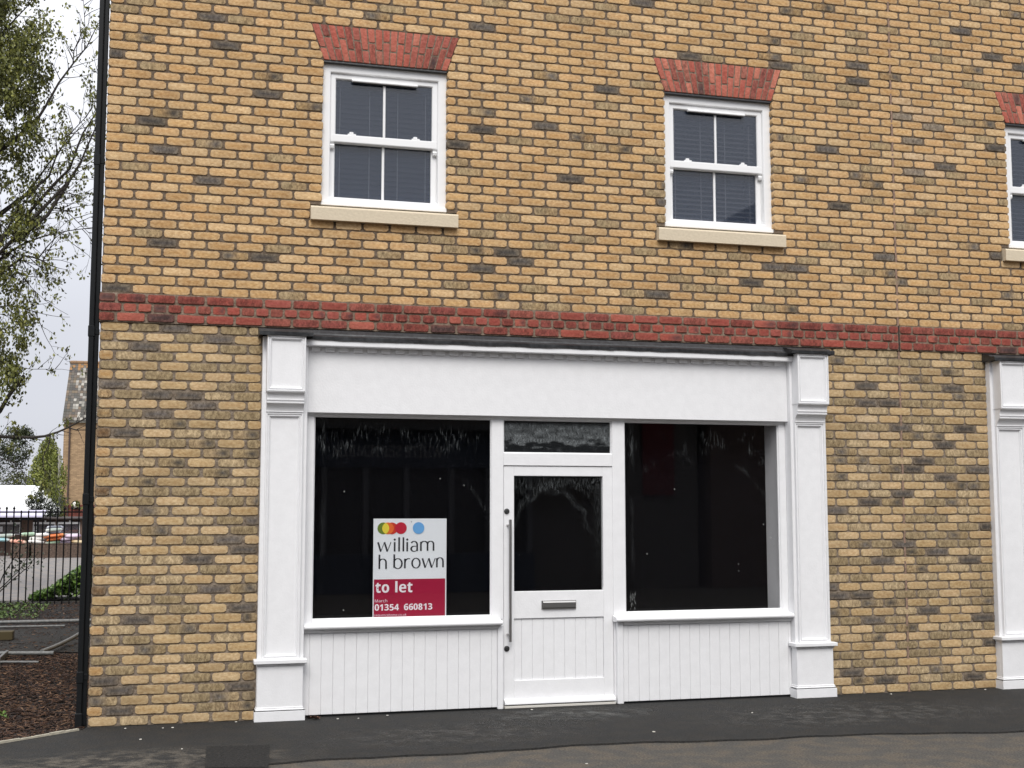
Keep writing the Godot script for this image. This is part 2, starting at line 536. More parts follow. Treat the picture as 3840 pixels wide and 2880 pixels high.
func ground() -> void:
	var e := Mb.new()
	e.quad(Vector3(-250, -0.02, 9.6), Vector3(250, -0.02, 9.6), Vector3(250, -0.02, 250), Vector3(-250, -0.02, 250), Vector3.UP)
	e.quad(Vector3(-250, -0.03, -14), Vector3(250, -0.03, -14), Vector3(250, -0.03, -0.2), Vector3(-250, -0.03, -0.2), Vector3.UP)
	e.quad(Vector3(-250, -0.03, -14), Vector3(250, -0.03, -14), Vector3(250, -3.57, -250), Vector3(-250, -3.57, -250), Vector3.UP)
	struct("ground", e, M.earth)
	var pv := Mb.new()
	var xs := []
	var x := -8.0
	while x <= 20.01:
		xs.append(x)
		x += 0.1
	for i in xs.size() - 1:
		var a: float = xs[i]
		var b: float = xs[i + 1]
		var za := 0.0 if a > -0.05 else 0.085 - a * 0.828
		var zb := 0.0 if b > -0.05 else 0.085 - b * 0.828
		if a > -0.05:
			za = -0.3; zb = -0.3
		var ea := edge_z(a)
		var eb := edge_z(b)
		if za > ea:
			continue
		pv.quad(Vector3(a, 0, za), Vector3(b, 0, zb), Vector3(b, 0, eb), Vector3(a, 0, ea), Vector3.UP)
		# the worn lip where the new surface stops
		pv.quad(Vector3(a, 0, ea), Vector3(b, 0, eb), Vector3(b, -0.012, eb + 0.008), Vector3(a, -0.012, ea + 0.008), Vector3(0, 0.3, 1).normalized())
	struct("pavement", pv, M.tarmac)
	var ov := sheet(-14, 22, 1.2, 2.36, -0.012)
	struct("old_pavement", ov, M.tarmac_old)
	var o2 := Mb.new()
	for i in 180:
		var a := -14.0 + i * 0.2
		var b := a + 0.2
		var f := func(q): return 2.20 + 0.105 * (q - 2.8) + 0.02 * sin(q * 2.3) + 0.008 * sin(q * 9.0)
		if f.call(b) > 3.5 or f.call(a) < 1.4:
			continue
		o2.quad(Vector3(a, -0.006, f.call(a)), Vector3(b, -0.006, f.call(b)), Vector3(b, -0.006, 3.7), Vector3(a, -0.006, 3.7), Vector3.UP)
		o2.quad(Vector3(a, -0.006, f.call(a)), Vector3(b, -0.006, f.call(b)), Vector3(b, -0.0125, f.call(b) - 0.004), Vector3(a, -0.0125, f.call(a) - 0.004), Vector3(0, 0.5, -1).normalized())
	var o3 := sheet(-14, 22, 2.36, 3.7, -0.0125)
	struct("kerbside_pavement", o2, M.tarmac_old)
	struct("pavement_base", o3, M.tarmac_old)
	var p := Mb.new()
	var q := [Vector3(0.843, 0.004, 1.03), Vector3(1.266, 0.004, 1.09), Vector3(1.20, 0.004, 1.86), Vector3(0.815, 0.004, 1.76)]
	for i in 4:
		q[i].y = 0.0065
	p.quad(q[0], q[1], q[2], q[3], Vector3.UP)
	struct("pavement_patch", p, M.tarmac_patch)
	stain("dried_mud_stain", Vector3(0.35, 0.003, 1.42), Vector2(2.7, 1.0), 71, Color(0.17, 0.15, 0.125), 0.62)
	stain("scuffed_tarmac", Vector3(3.65, 0.003, 0.42), Vector2(1.7, 0.75), 72, Color(0.22, 0.22, 0.21), 0.38)
	stain("dusty_tarmac", Vector3(5.9, 0.003, 0.95), Vector2(3.6, 1.3), 73, Color(0.14, 0.135, 0.125), 0.42)
	stain("pale_dust", Vector3(2.6, 0.003, 1.0), Vector2(2.4, 1.1), 74, Color(0.14, 0.135, 0.125), 0.35)
	var k := Mb.new()
	for i in 40:
		k.box(Vector3(-14 + i * 0.9, -0.2, 3.7), Vector3(-14 + i * 0.9 + 0.894, -0.008, 3.83), 0.012)
	struct("kerb", k, M.road)
	struct("road", sheet(-250, 250, 3.6, 9.8, -0.13), M.tarmac_old)
	struct("opposite_pavement", sheet(-60, 60, 9.6, 14.2, -0.006), M.tarmac_old)

func stain(called: String, at: Vector3, size: Vector2, sd: int, c: Color, most: float) -> void:
	var f := FastNoiseLite.new()
	f.seed = sd
	f.frequency = 1.0
	f.fractal_octaves = 5
	f.fractal_gain = 0.6
	var px := 256
	var im := Image.create(px, px, false, Image.FORMAT_RGBA8)
	var col := c.linear_to_srgb()
	for y in px:
		for x in px:
			var u := (x + 0.5) / px * 2.0 - 1.0
			var v := (y + 0.5) / px * 2.0 - 1.0
			var e := 1.0 - Vector2(u, v).length()
			var n := f.get_noise_2d(u * size.x * 2.6, v * size.y * 2.6)
			var n2 := f.get_noise_2d(u * size.x * 40.0, v * size.y * 40.0 + 9.0)
			var a := clampf(e * 1.5, 0.0, 1.0) * clampf(0.35 + 1.5 * n + 0.5 * n2, 0.0, 1.0)
			im.set_pixel(x, y, Color(col.r, col.g, col.b, a * most))
	var m := StandardMaterial3D.new()
	m.resource_name = called
	m.transparency = BaseMaterial3D.TRANSPARENCY_ALPHA
	m.albedo_texture = ImageTexture.create_from_image(im)
	m.roughness = 1.0
	m.metallic_specular = 0.2
	var q := PlaneMesh.new()
	q.size = size
	var o := struct(called, q, m)
	o.position = at

# ------------------------------------------------------------------ the brick building
func blocked(y0: float, y1: float) -> Array:      # openings a course meets: [left low, left high, right low, right high]
	var ym := (y0 + y1) * 0.5
	var out := []
	if ym < 3.06:
		for s in SHOPS:
			out.append([s, s, s + SHOP_W, s + SHOP_W])
	for c in WIN:
		if ym > 3.965 and ym < 4.1:
			out.append([c - 0.613, c - 0.613, c + 0.613, c + 0.613])
		elif ym > 4.1 and ym < 5.322:
			out.append([c - 0.522, c - 0.522, c + 0.522, c + 0.522])
		elif ym > 5.322 and ym < 5.622:
			var a := 0.522 + 0.103 * (y0 - 5.322) / 0.3
			var b := 0.522 + 0.103 * (y1 - 5.322) / 0.3
			out.append([c - a, c - b, c + a, c + b])
	return out

func tone(y: float, x: float, g: RandomNumberGenerator, pick := -1.0) -> Array:      # [left, right, edge] colours of a yellow brick
	var up := y > 3.2
	var k := 1.0
	var main: Array
	if up:
		main = [[214, 181, 132], [205, 170, 119], [221, 193, 149], [198, 161, 110], [211, 176, 124], [217, 181, 132]]
	else:
		main = [[200, 176, 134], [188, 163, 120], [212, 189, 150], [194, 168, 126], [183, 160, 121], [206, 181, 142]]
	var p: Array = main[g.randi() % main.size()]
	var a := lin(p[0], p[1], p[2], k * g.randf_range(0.9, 1.08))
	var b := a * g.randf_range(0.82, 1.12)
	var e := lin(214, 190, 152, k * 0.92) if up else lin(202, 184, 148, k * 0.95)
	var t := g.randf() if pick < 0.0 else pick
	var dark := lin(84, 80, 77, k * g.randf_range(0.6, 1.5))
	var fl := false
	var olive := lin(186, 166, 128, k * g.randf_range(0.85, 1.15))
	fl = t < (0.13 if up else 0.48)
	if up:
		if t < 0.035:
			a = dark * 1.5; b = dark * 1.7; e = lin(160, 146, 124, k)
		elif t < 0.07:
			if g.randf() < 0.75: b = dark * 1.7
			else: a = dark * 1.7
			e = e.lerp(olive, 0.6)
		elif t < 0.13:
			a = olive * 1.15; b = a.lerp(b, 0.4)
	else:
		if t < 0.085:
			a = dark * 1.5; b = dark * 1.8; e = lin(165, 150, 128, k)
		elif t < 0.17:
			if g.randf() < 0.6: b = dark * 1.8
			else: a = dark * 1.8
			e = e.lerp(olive, 0.5)
		elif t < 0.36:
			a = olive; b = olive.lerp(b, 0.35)
		elif t < 0.48:
			a = lin(232, 208, 166, k); b = a * 0.94
	if x > 0.82 and x < 1.3 and y < 0.42 and g.randf() < 0.8:      # soot by the pilaster's foot
		var so := lin(112, 102, 88, k)
		a = a.lerp(so, 0.5); b = b.lerp(so, 0.7); e = e.lerp(so, 0.5)
	if x > 7.0 and x < 7.5 and y > 4.75 and y < 5.5 and g.randf() < 0.6:      # pale salts beside the joint
		var sa := lin(214, 196, 170, k)
		a = a.lerp(sa, 0.45); b = b.lerp(sa, 0.3); e = e.lerp(sa, 0.5)
	if x > 6.55 and x < 6.75 and y > 1.7 and y < 2.45:      # lime bloom down one strip
		var w := lin(186, 178, 164, k)
		a = a.lerp(w, 0.3); b = b.lerp(w, 0.15); e = e.lerp(w, 0.4)
	return [a, b, e, fl]

func red_tone(g: RandomNumberGenerator, arch := false) -> Array:
	var k := 0.95 if arch else 0.84
	var set_a := [[178, 88, 76], [166, 80, 70], [190, 106, 92], [160, 78, 68], [176, 92, 84]]
	var set_b := [[194, 112, 98], [184, 100, 86], [208, 132, 114], [174, 98, 88], [182, 96, 84]]
	var p: Array = (set_b if arch else set_a)[g.randi() % 5]
	var a := lin(p[0], p[1], p[2], k)
	var b := a * g.randf_range(0.85, 1.1)
	var t := g.randf()
	if t < 0.045:
		a = lin(96, 74, 74, k); b = a
	elif t < 0.14:
		b = lin(112, 70, 70, k)
	return [a, b, lin(196, 130, 112, k).lerp(a, 0.45)]

func building() -> void:
	var g := RandomNumberGenerator.new()
	g.seed = 77
	var h := thing("brick_building", "new yellow brick building with red brick band, red window arches and white sash windows", "building")
	# mortar body of the front, with its openings
	var xs := [0.004, WALL_R]
	var ys := [0.0, 3.06, 3.965, 4.1, 5.322, 5.622, WALL_TOP]
	for s in SHOPS:
		xs.append(s); xs.append(s + SHOP_W)
	for c in WIN:
		xs.append_array([c - 0.613, c - 0.53, c + 0.53, c + 0.613])
	xs.sort()
	var body := Mb.new()
	var solid := func(i: int, j: int) -> bool:
		if i < 0 or j < 0 or i >= xs.size() - 1 or j >= ys.size() - 1:
			return false
		var x: float = (xs[i] + xs[i + 1]) * 0.5
		var y: float = (ys[j] + ys[j + 1]) * 0.5
		for s in SHOPS:
			if y < 3.06 and x > s and x < s + SHOP_W:
				return false
		for c in WIN:
			if y > 4.1 and y < 5.322 and absf(x - c) < 0.53:
				return false
			if y > 3.965 and y < 4.1 and absf(x - c) < 0.613:
				return false
		return true
	var zf := -0.0105
	for i in xs.size() - 1:
		for j in ys.size() - 1:
			if not solid.call(i, j):
				continue
			var x0: float = xs[i]
			var x1: float = xs[i + 1]
			var y0: float = ys[j]
			var y1: float = ys[j + 1]
			for z in [[zf, 1.0], [-0.3, -1.0]]:
				body.quad(Vector3(x0, y0, z[0]), Vector3(x1, y0, z[0]), Vector3(x1, y1, z[0]), Vector3(x0, y1, z[0]), Vector3(0, 0, z[1]), Color.WHITE if y1 < 3.07 else Color(0.72, 0.68, 0.64))
			for d in [[-1, 0], [1, 0], [0, -1], [0, 1]]:
				if not solid.call(i + d[0], j + d[1]):
					var nn := Vector3(d[0], d[1], 0)
					var a := Vector3(x1 if d[0] > 0 else x0, y1 if d[1] > 0 else y0, 0)
					var b := Vector3(x0 if d[0] < 0 else x1, y0 if d[1] < 0 else y1, 0)
					body.quad(Vector3(a.x, a.y, zf), Vector3(b.x, b.y, zf), Vector3(b.x, b.y, -0.3), Vector3(a.x, a.y, -0.3), nn)
	var wall := part(h, "wall", body, M.mortar)

	# every yellow brick of the front
	var list := []
	for j in 102:
		var y0 := j * 0.075
		if j >= 41 and j <= 43:
			continue
		var y1 := y0 + 0.075
		var row := (40 - j) if j <= 40 else (j - 44)
		var off := 0.0 if row % 2 == 0 else -0.1125
		var bl := blocked(y0, y1)
		var n := 0
		while true:
			var xa := off + n * 0.225
			var xb := xa + 0.225
			n += 1
			if xa > WALL_R:
				break
			xa = maxf(xa, 0.0)
			xb = minf(xb, WALL_R)
			var pieces := [[xa, xa, xb, xb, false, false]]
			for o in bl:
				var left := []
				for p in pieces:
					if p[2] <= o[0] + 0.001 or p[0] >= o[2] - 0.001:
						# a sliver next to an opening is taken up by its neighbour
						if absf(p[2] - o[0]) < 0.05 and p[2] < o[0]: p[2] = o[0]; p[3] = o[1]; p[5] = true
						if absf(p[0] - o[2]) < 0.05 and p[0] > o[2]: p[0] = o[2]; p[1] = o[3]; p[4] = true
						left.append(p)
						continue
					if p[0] < o[0] - 0.05:
						left.append([p[0], p[1], o[0], o[1], p[4], true])
					if p[2] > o[2] + 0.05:
						left.append([o[2], o[3], p[2], p[3], true, p[5]])
				pieces = left
			for p in pieces:
				if p[2] - p[0] < 0.03:
					continue
				list.append([p, y0, y1, fposmod(n * 0.754878 + j * 0.569840 + g.randf_range(-0.24, 0.24), 1.0)])
	# the largest in the picture become parts of their own
	var cam := Vector3(0.566, 1.6315, 10.069)
	var rank := []
	for i in list.size():
		var p: Array = list[i][0]
		var m := Vector3((p[0] + p[2]) * 0.5, (list[i][1] + list[i][2]) * 0.5, 0)
		var full: bool = absf(p[2] - p[0] - 0.225) < 0.002 and absf(p[0] - p[1]) < 0.001
		if full and m.x > 0.05 and not (absf(m.x - JOINT_X) < 0.13):
			var d := m - cam
			rank.append([-(p[2] - p[0]) * -d.z / pow(d.length(), 3), i])
	rank.sort_custom(func(a, b): return a[0] < b[0] or (a[0] == b[0] and a[1] < b[1]))
	var single := {}
	for k in mini(300, rank.size()):
		single[rank[k][1]] = true
	var variants_low := []
	var variants_up := []
	for k in 48:
		var m := Mb.new()
		var w := 0.1035 + g.randf_range(-0.003, 0.002)
		var hh := 0.0325 + g.randf_range(-0.0015, 0.001)
		var t := tone(1.0 if k < 40 else 4.0, 0.0, g, (k + 0.5) / 40.0 if k < 40 else (k - 39.5) / 24.0)
		m.brick(Vector2(-w, -hh), Vector2(w, -hh), Vector2(w, hh), Vector2(-w, hh), 0.0, -0.0145, false, t[0], t[1], t[2], 0.013, 0.0020, g)
		(variants_low if k < 40 else variants_up).append([m.mesh(), M.brick_flashed if t[3] else M.brick])
	for k in range(8, 24):
		var m := Mb.new()
		var t := tone(4.0, 0.0, g, (k + 0.5) / 24.0)
		m.brick(Vector2(-0.104, -0.0325), Vector2(0.104, -0.0325), Vector2(0.104, 0.0325), Vector2(-0.104, 0.0325), 0.0, -0.0145, false, t[0], t[1], t[2], 0.013, 0.0020, g)
		variants_up.append([m.mesh(), M.brick_flashed if t[3] else M.brick])
	var rest := Mb.new()
	var rest_flashed := Mb.new()
	for i in list.size():
		var p: Array = list[i][0]
		var y0: float = list[i][1]
		var y1: float = list[i][2]
		var zj := g.randf_range(-0.0022, 0.0016)
		if single.has(i):
			var vs: Array = variants_low if y0 < 3.07 else variants_up
			var pick: Array = vs[mini(int(list[i][3] * vs.size()), vs.size() - 1)]
			var o := part(wall, "brick", pick[0], pick[1])
			o.position = Vector3((p[0] + p[2]) * 0.5 + g.randf_range(-0.002, 0.002), (y0 + y1) * 0.5 + g.randf_range(-0.0015, 0.0015), zj)
			o.rotation.z = g.randf_range(-0.008, 0.008) + (PI if g.randf() < 0.5 else 0.0)
			continue
		var deep: bool = p[4] or p[5] or p[0] < 0.001
		var gl := 0.0085 + g.randf_range(-0.002, 0.003)
		var gr := 0.0085 + g.randf_range(-0.002, 0.003)
		if p[4]: gl = g.randf_range(-0.003, 0.004)
		if p[5]: gr = g.randf_range(-0.003, 0.004)
		if p[0] < 0.001: gl = g.randf_range(-0.002, 0.002)
		if absf(p[0] - JOINT_X) < 0.01: gl = 0.015
		if absf(p[2] - JOINT_X) < 0.01: gr = 0.011
		var a := y0 + 0.005 + g.randf_range(-0.0015, 0.0015)
		var b := y1 - 0.005 + g.randf_range(-0.0015, 0.0015)
		var t := tone((y0 + y1) * 0.5, (p[0] + p[2]) * 0.5, g, list[i][3])
		if p[0] < 0.001 and p[2] < 0.12 and y0 < 3.0:
			t[0] = t[0].lerp(lin(186, 140, 80), 0.5); t[1] = t[0]
		(rest_flashed if t[3] else rest).brick(Vector2(p[0] + gl, a), Vector2(p[2] - gr, a), Vector2(p[3] - gr, b), Vector2(p[1] + gl, b), zj, -0.0145, deep, t[0], t[1], t[2], 0.013, 0.0020, g)
	var both := rest.mesh()
	var second := rest_flashed.mesh()
	both.add_surface_from_arrays(Mesh.PRIMITIVE_TRIANGLES, second.surface_get_arrays(0))
	both.surface_set_material(0, M.brick)
	both.surface_set_material(1, M.brick_flashed)
	part(wall, "brickwork", both, null, true)

	# red string course: stretchers proud, headers alternately proud and set back
	var band := part(h, "string_course", bx(Vector3(-0.006, 3.072, -0.2), Vector3(WALL_R, 3.303, 0.008), 0.0), M.band_mortar)
	for row in 3:
		var y0 := 3.075 + 0.075 * row
		var x := -0.018
		var kk := 0
		while x < WALL_R - 0.05:
			var w := 0.225
			var zf2 := 0.022
			if row == 1:
				w = 0.1125
				if kk == 0:
					w = 0.18
				zf2 = 0.023 if kk % 2 == 0 else 0.014
				if kk == 0: zf2 = 0.022
			elif kk == 0:
				w = 0.133
			var x1 := minf(x + w, WALL_R)
			if x < JOINT_X - 0.06 and x1 > JOINT_X - 0.06:
				x1 = JOINT_X
			var m := Mb.new()
			var t := red_tone(g)
			var gp := 0.0095 if row != 1 else 0.0085
			var lo := 0.0055 if row != 1 else 0.007
			m.brick(Vector2(x + gp, y0 + lo), Vector2(x1 - gp, y0 + lo), Vector2(x1 - gp, y0 + 0.069), Vector2(x + gp, y0 + 0.069), zf2 + g.randf_range(-0.002, 0.002), 0.006, false, t[0], t[1], t[2], 0.009, 0.0018, g)
			part(band, "red_brick", m, M.brick_flashed if g.randf() < 0.55 else M.brick)
			x = x1
			kk += 1
			if absf(x - JOINT_X) < 0.005:
				x = JOINT_X + 0.006
				kk = 0

	# sealed movement joint
	var jt := Mb.new()
	for seg in [[0.0, 3.07], [3.304, WALL_TOP]]:
		var y: float = seg[0]
		var dx := 0.0
		while y < seg[1] - 0.01:
			var y2 := minf(y + 0.04, seg[1])
			var d2 := g.randf_range(-0.003, 0.003)
			var wa := 0.0095
			jt.quad(Vector3(JOINT_X + 0.002 - wa + dx, y, -0.0015), Vector3(JOINT_X + 0.002 + wa + dx, y, -0.0015), Vector3(JOINT_X + 0.002 + wa + d2, y2, -0.0015), Vector3(JOINT_X + 0.002 - wa + d2, y2, -0.0015), Vector3(g.randf_range(-0.2, 0.2), 0, 1).normalized())
			dx = d2
			y = y2
	part(h, "movement_joint", jt, M.sealant)
	part(h, "open_joint", bx(Vector3(JOINT_X - 0.004, 3.073, -0.1), Vector3(JOINT_X + 0.01, 3.302, 0.0085)), M.dark_joint)

	# gable end, back, floors and roof
	var shell := Mb.new()
	shell.box(Vector3(0.012, 0, -9.0), Vector3(0.3, WALL_TOP, -0.305))
	shell.box(Vector3(0.305, 0, -9.0), Vector3(WALL_R, WALL_TOP, -8.7))
	shell.box(Vector3(WALL_R - 0.3, 0, -8.695), Vector3(WALL_R - 0.003, WALL_TOP, -0.305))
	part(h, "side_and_back_wall", shell, M.mortar)
	var side := Mb.new()
	for j in 103:
		var off := -0.1125 if j % 2 == 0 else 0.0
		for n in 41:
			var z1 := -0.115 - off - n * 0.225 if j % 2 == 1 else -0.115 - n * 0.225 - 0.1
			var z0 := maxf(z1 - 0.212, -9.0)
			if z1 > -0.1 or z0 >= z1 - 0.05:
				continue
			var t := tone(j * 0.075, 0.0, g)
			side.box(Vector3(0.0, j * 0.075 + 0.006, z0), Vector3(0.02, j * 0.075 + 0.07, z1), 0.0, t[0])
	part(h, "gable_brickwork", side, M.brick, true)
	var fl := Mb.new()
	fl.box(Vector3(0.305, 2.95, -8.69), Vector3(WALL_R - 0.305, 3.2, -0.31))
	fl.box(Vector3(0.305, 6.0, -8.69), Vector3(WALL_R - 0.305, 6.2, -0.31))
	fl.box(Vector3(0.305, 0.0, -8.69), Vector3(WALL_R - 0.305, 0.1, -0.31))
	part(h, "floor", fl, M.void)
	var rf := Mb.new()
	rf.ext_x([Vector2(0.28, WALL_TOP - 0.05), Vector2(0.28, WALL_TOP + 0.02), Vector2(-4.5, WALL_TOP + 3.2), Vector2(-9.3, WALL_TOP + 0.02), Vector2(-9.3, WALL_TOP - 0.05)], -0.1, WALL_R + 0.1)
	part(h, "roof", rf, M.lead)

	var blind: Node3D = null
	var blind_labels := ["dark slatted blind behind the sash window above the to let notice", "dark slatted blind behind the middle sash window, above the right display window", "dark slatted blind behind the sash window cut off by the right edge of the photo"]
	for i in 3:
		var c: float = WIN[i]
		arch(h, c, g)
		sash(h, c)
		var sl := Mb.new()
		sl.ext_x([Vector2(-0.06, 3.968), Vector2(0.05, 3.965), Vector2(0.052, 4.062), Vector2(0.044, 4.076), Vector2(-0.06, 4.103)], c - 0.611, c + 0.611)
		part(h, "window_sill", sl, M.stone)
		if blind == null:
			blind = thing("window_blind", blind_labels[0], "blind", Vector3(c, 4.16, -0.20), "blinds behind the sash windows")
			part(blind, "headrail", bx(Vector3(-0.43, 1.0, -0.02), Vector3(0.43, 1.05, 0.03)), M.slat)
			var s1 := Mb.new()
			s1.ext_x([Vector2(0.019, -0.019), Vector2(0.021, -0.018), Vector2(0.003, 0.003), Vector2(-0.019, 0.021), Vector2(-0.021, 0.020), Vector2(0.001, 0.0015)], -0.42, 0.42)
			var sm := s1.mesh()
			for k in 23:
				var o := part(blind, "slat", sm, M.slat_dark)
				o.position = Vector3(0, 0.03 + k * 0.043, 0)
				o.rotation.x = 0.18
			for x in [-0.36, -0.11, 0.13, 0.37]:
				part(blind, "ladder_cord", bx(Vector3(x - 0.003, 0.0, 0.024), Vector3(x + 0.003, 1.02, 0.027)), M.cord)
		else:
			var o := copy(blind, blind_labels[i], Vector3(c, 4.16, -0.20))
			for sl2 in o.get_children():
				if String(sl2.name).begins_with("slat"):
					sl2.material_override = M.slat
					sl2.rotation.x = -0.22 if i == 1 else -0.38

func arch(h: Node3D, c: float, g: RandomNumberGenerator) -> void:
	var core := Mb.new()
	core.poly(PackedVector2Array([Vector2(c - 0.516, 5.325), Vector2(c + 0.516, 5.325), Vector2(c + 0.616, 5.619), Vector2(c - 0.616, 5.619)]), -0.2, -0.0035)
	var a := part(h, "window_arch", core, M.band_mortar)
	part(a, "lintel", bx(Vector3(c - 0.52, 5.306, -0.28), Vector3(c + 0.52, 5.3225, -0.012), 0.002), M.dark_steel)
	var n := 19
	for k in n:
		var f0 := float(k) / n
		var f1 := float(k + 1) / n
		var lo := Vector2(c - 0.522, 5.322)
		var lw := 1.044
		var up := Vector2(c - 0.625, 5.622)
		var uw := 1.25
		var b0 := lo + Vector2(lw * f0, 0)
		var b1 := lo + Vector2(lw * f1, 0)
		var t0 := up + Vector2(uw * f0, 0)
		var t1 := up + Vector2(uw * f1, 0)
		var cut := (0.36 if k % 2 == 0 else 0.62) + g.randf_range(-0.04, 0.04)
		var cuts := [[0.0, cut - 0.015], [cut + 0.015, 1.0]]
		for q in cuts:
			var wg := 0.0042
			var bl := b0.lerp(t0, q[0]) + Vector2(wg, 0.001)
			var br := b1.lerp(t1, q[0]) + Vector2(-wg, 0.001)
			var tl := b0.lerp(t0, q[1]) + Vector2(wg, -0.001)
			var tr := b1.lerp(t1, q[1]) + Vector2(-wg, -0.001)
			var m := Mb.new()
			var t := red_tone(g, true)
			m.brick(bl, br, tr, tl, 0.003 + g.randf_range(-0.001, 0.001), -0.0075, q[0] == 0.0, t[0], t[0] * g.randf_range(0.9, 1.1), t[2], 0.005, 0.0009, g)
			part(a, "arch_brick", m, M.brick_flashed if g.randf() < 0.3 else M.brick)

func sash(h: Node3D, c: float) -> void:
	var w := holder(h, "sash_window")
	w.position = Vector3(c, 0, 0)
	var f := Mb.new()
	f.panel(-0.53, 0.53, 4.108, 5.315, [Vector2(0.0, -0.28), Vector2(0.0, -0.056), Vector2(0.008, -0.053), Vector2(0.068, -0.053), Vector2(0.074, -0.056), Vector2(0.078, -0.07), Vector2(0.078, -0.16)], false)
	f.box(Vector3(-0.527, 4.1045, -0.10), Vector3(0.527, 4.138, -0.022), 0.004)
	part(w, "frame", f, M.upvc)
	var top := Mb.new()
	top.panel(-0.452, 0.452, 4.655, 5.237, [Vector2(0, -0.112), Vector2(0, -0.078), Vector2(0.004, -0.075), Vector2(0.038, -0.075), Vector2(0.045, -0.083), Vector2(0.045, -0.1)], false)
	top.box(Vector3(-0.452, 4.655, -0.11), Vector3(0.452, 4.722, -0.0735), 0.006)
	part(w, "upper_sash", top, M.upvc)
	var low := Mb.new()
	low.panel(-0.452, 0.452, 4.14, 4.70, [Vector2(0, -0.15), Vector2(0, -0.118), Vector2(0.004, -0.115), Vector2(0.038, -0.115), Vector2(0.045, -0.122), Vector2(0.045, -0.14)], false)
	part(w, "lower_sash", low, M.upvc)
	for s in [-1.0, 1.0]:
		var hn := Mb.new()
		hn.ext_x([Vector2(-0.108, 4.612), Vector2(-0.10, 4.600), Vector2(-0.084, 4.606), Vector2(-0.078, 4.625), Vector2(-0.086, 4.640), Vector2(-0.074, 4.6545), Vector2(-0.108, 4.6545)], s * 0.433 - 0.017, s * 0.433 + 0.017)
		part(w, "sash_horn", hn, M.upvc)
		part(w, "pane", bx(Vector3(s * 0.208 - 0.2035, 4.715, -0.097), Vector3(s * 0.208 + 0.2035, 5.195, -0.091)), M.glass)
		part(w, "pane", bx(Vector3(s * 0.208 - 0.2035, 4.18, -0.137), Vector3(s * 0.208 + 0.2035, 4.66, -0.131)), M.glass)
		var ct := Mb.new()
		ct.box(Vector3(s * 0.27 - 0.035, 4.7225, -0.105), Vector3(s * 0.27 + 0.035, 4.735, -0.08), 0.003)
		ct.box(Vector3(s * 0.27 - 0.02, 4.735, -0.10), Vector3(s * 0.27 + 0.014, 4.752, -0.085), 0.004)
		part(w, "sash_catch", ct, M.upvc)
	part(w, "glazing_bar", bx(Vector3(-0.0105, 4.7225, -0.102), Vector3(0.0105, 5.192, -0.079), 0.006), M.upvc)
	part(w, "glazing_bar", bx(Vector3(-0.0105, 4.185, -0.142), Vector3(0.0105, 4.655, -0.119), 0.006), M.upvc)
	var vt := Mb.new()
	vt.ext_x([Vector2(-0.0745, 5.174), Vector2(-0.046, 5.175), Vector2(-0.044, 5.181), Vector2(-0.062, 5.197), Vector2(-0.0745, 5.197)], -0.278, 0.278)
	part(w, "trickle_vent", vt, M.upvc)
	part(w, "vent_slot", bx(Vector3(-0.27, 5.1655, -0.0748), Vector3(0.27, 5.1735, -0.066), 0.0), M.black)
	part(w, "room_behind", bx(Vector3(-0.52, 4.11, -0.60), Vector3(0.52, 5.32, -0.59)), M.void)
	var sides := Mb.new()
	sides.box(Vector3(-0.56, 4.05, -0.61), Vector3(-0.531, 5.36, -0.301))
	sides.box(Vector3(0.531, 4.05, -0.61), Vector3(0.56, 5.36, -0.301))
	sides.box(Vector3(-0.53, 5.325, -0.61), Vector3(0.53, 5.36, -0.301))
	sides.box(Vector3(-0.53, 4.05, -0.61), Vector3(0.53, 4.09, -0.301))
	part(w, "room_reveal", sides, M.slat)

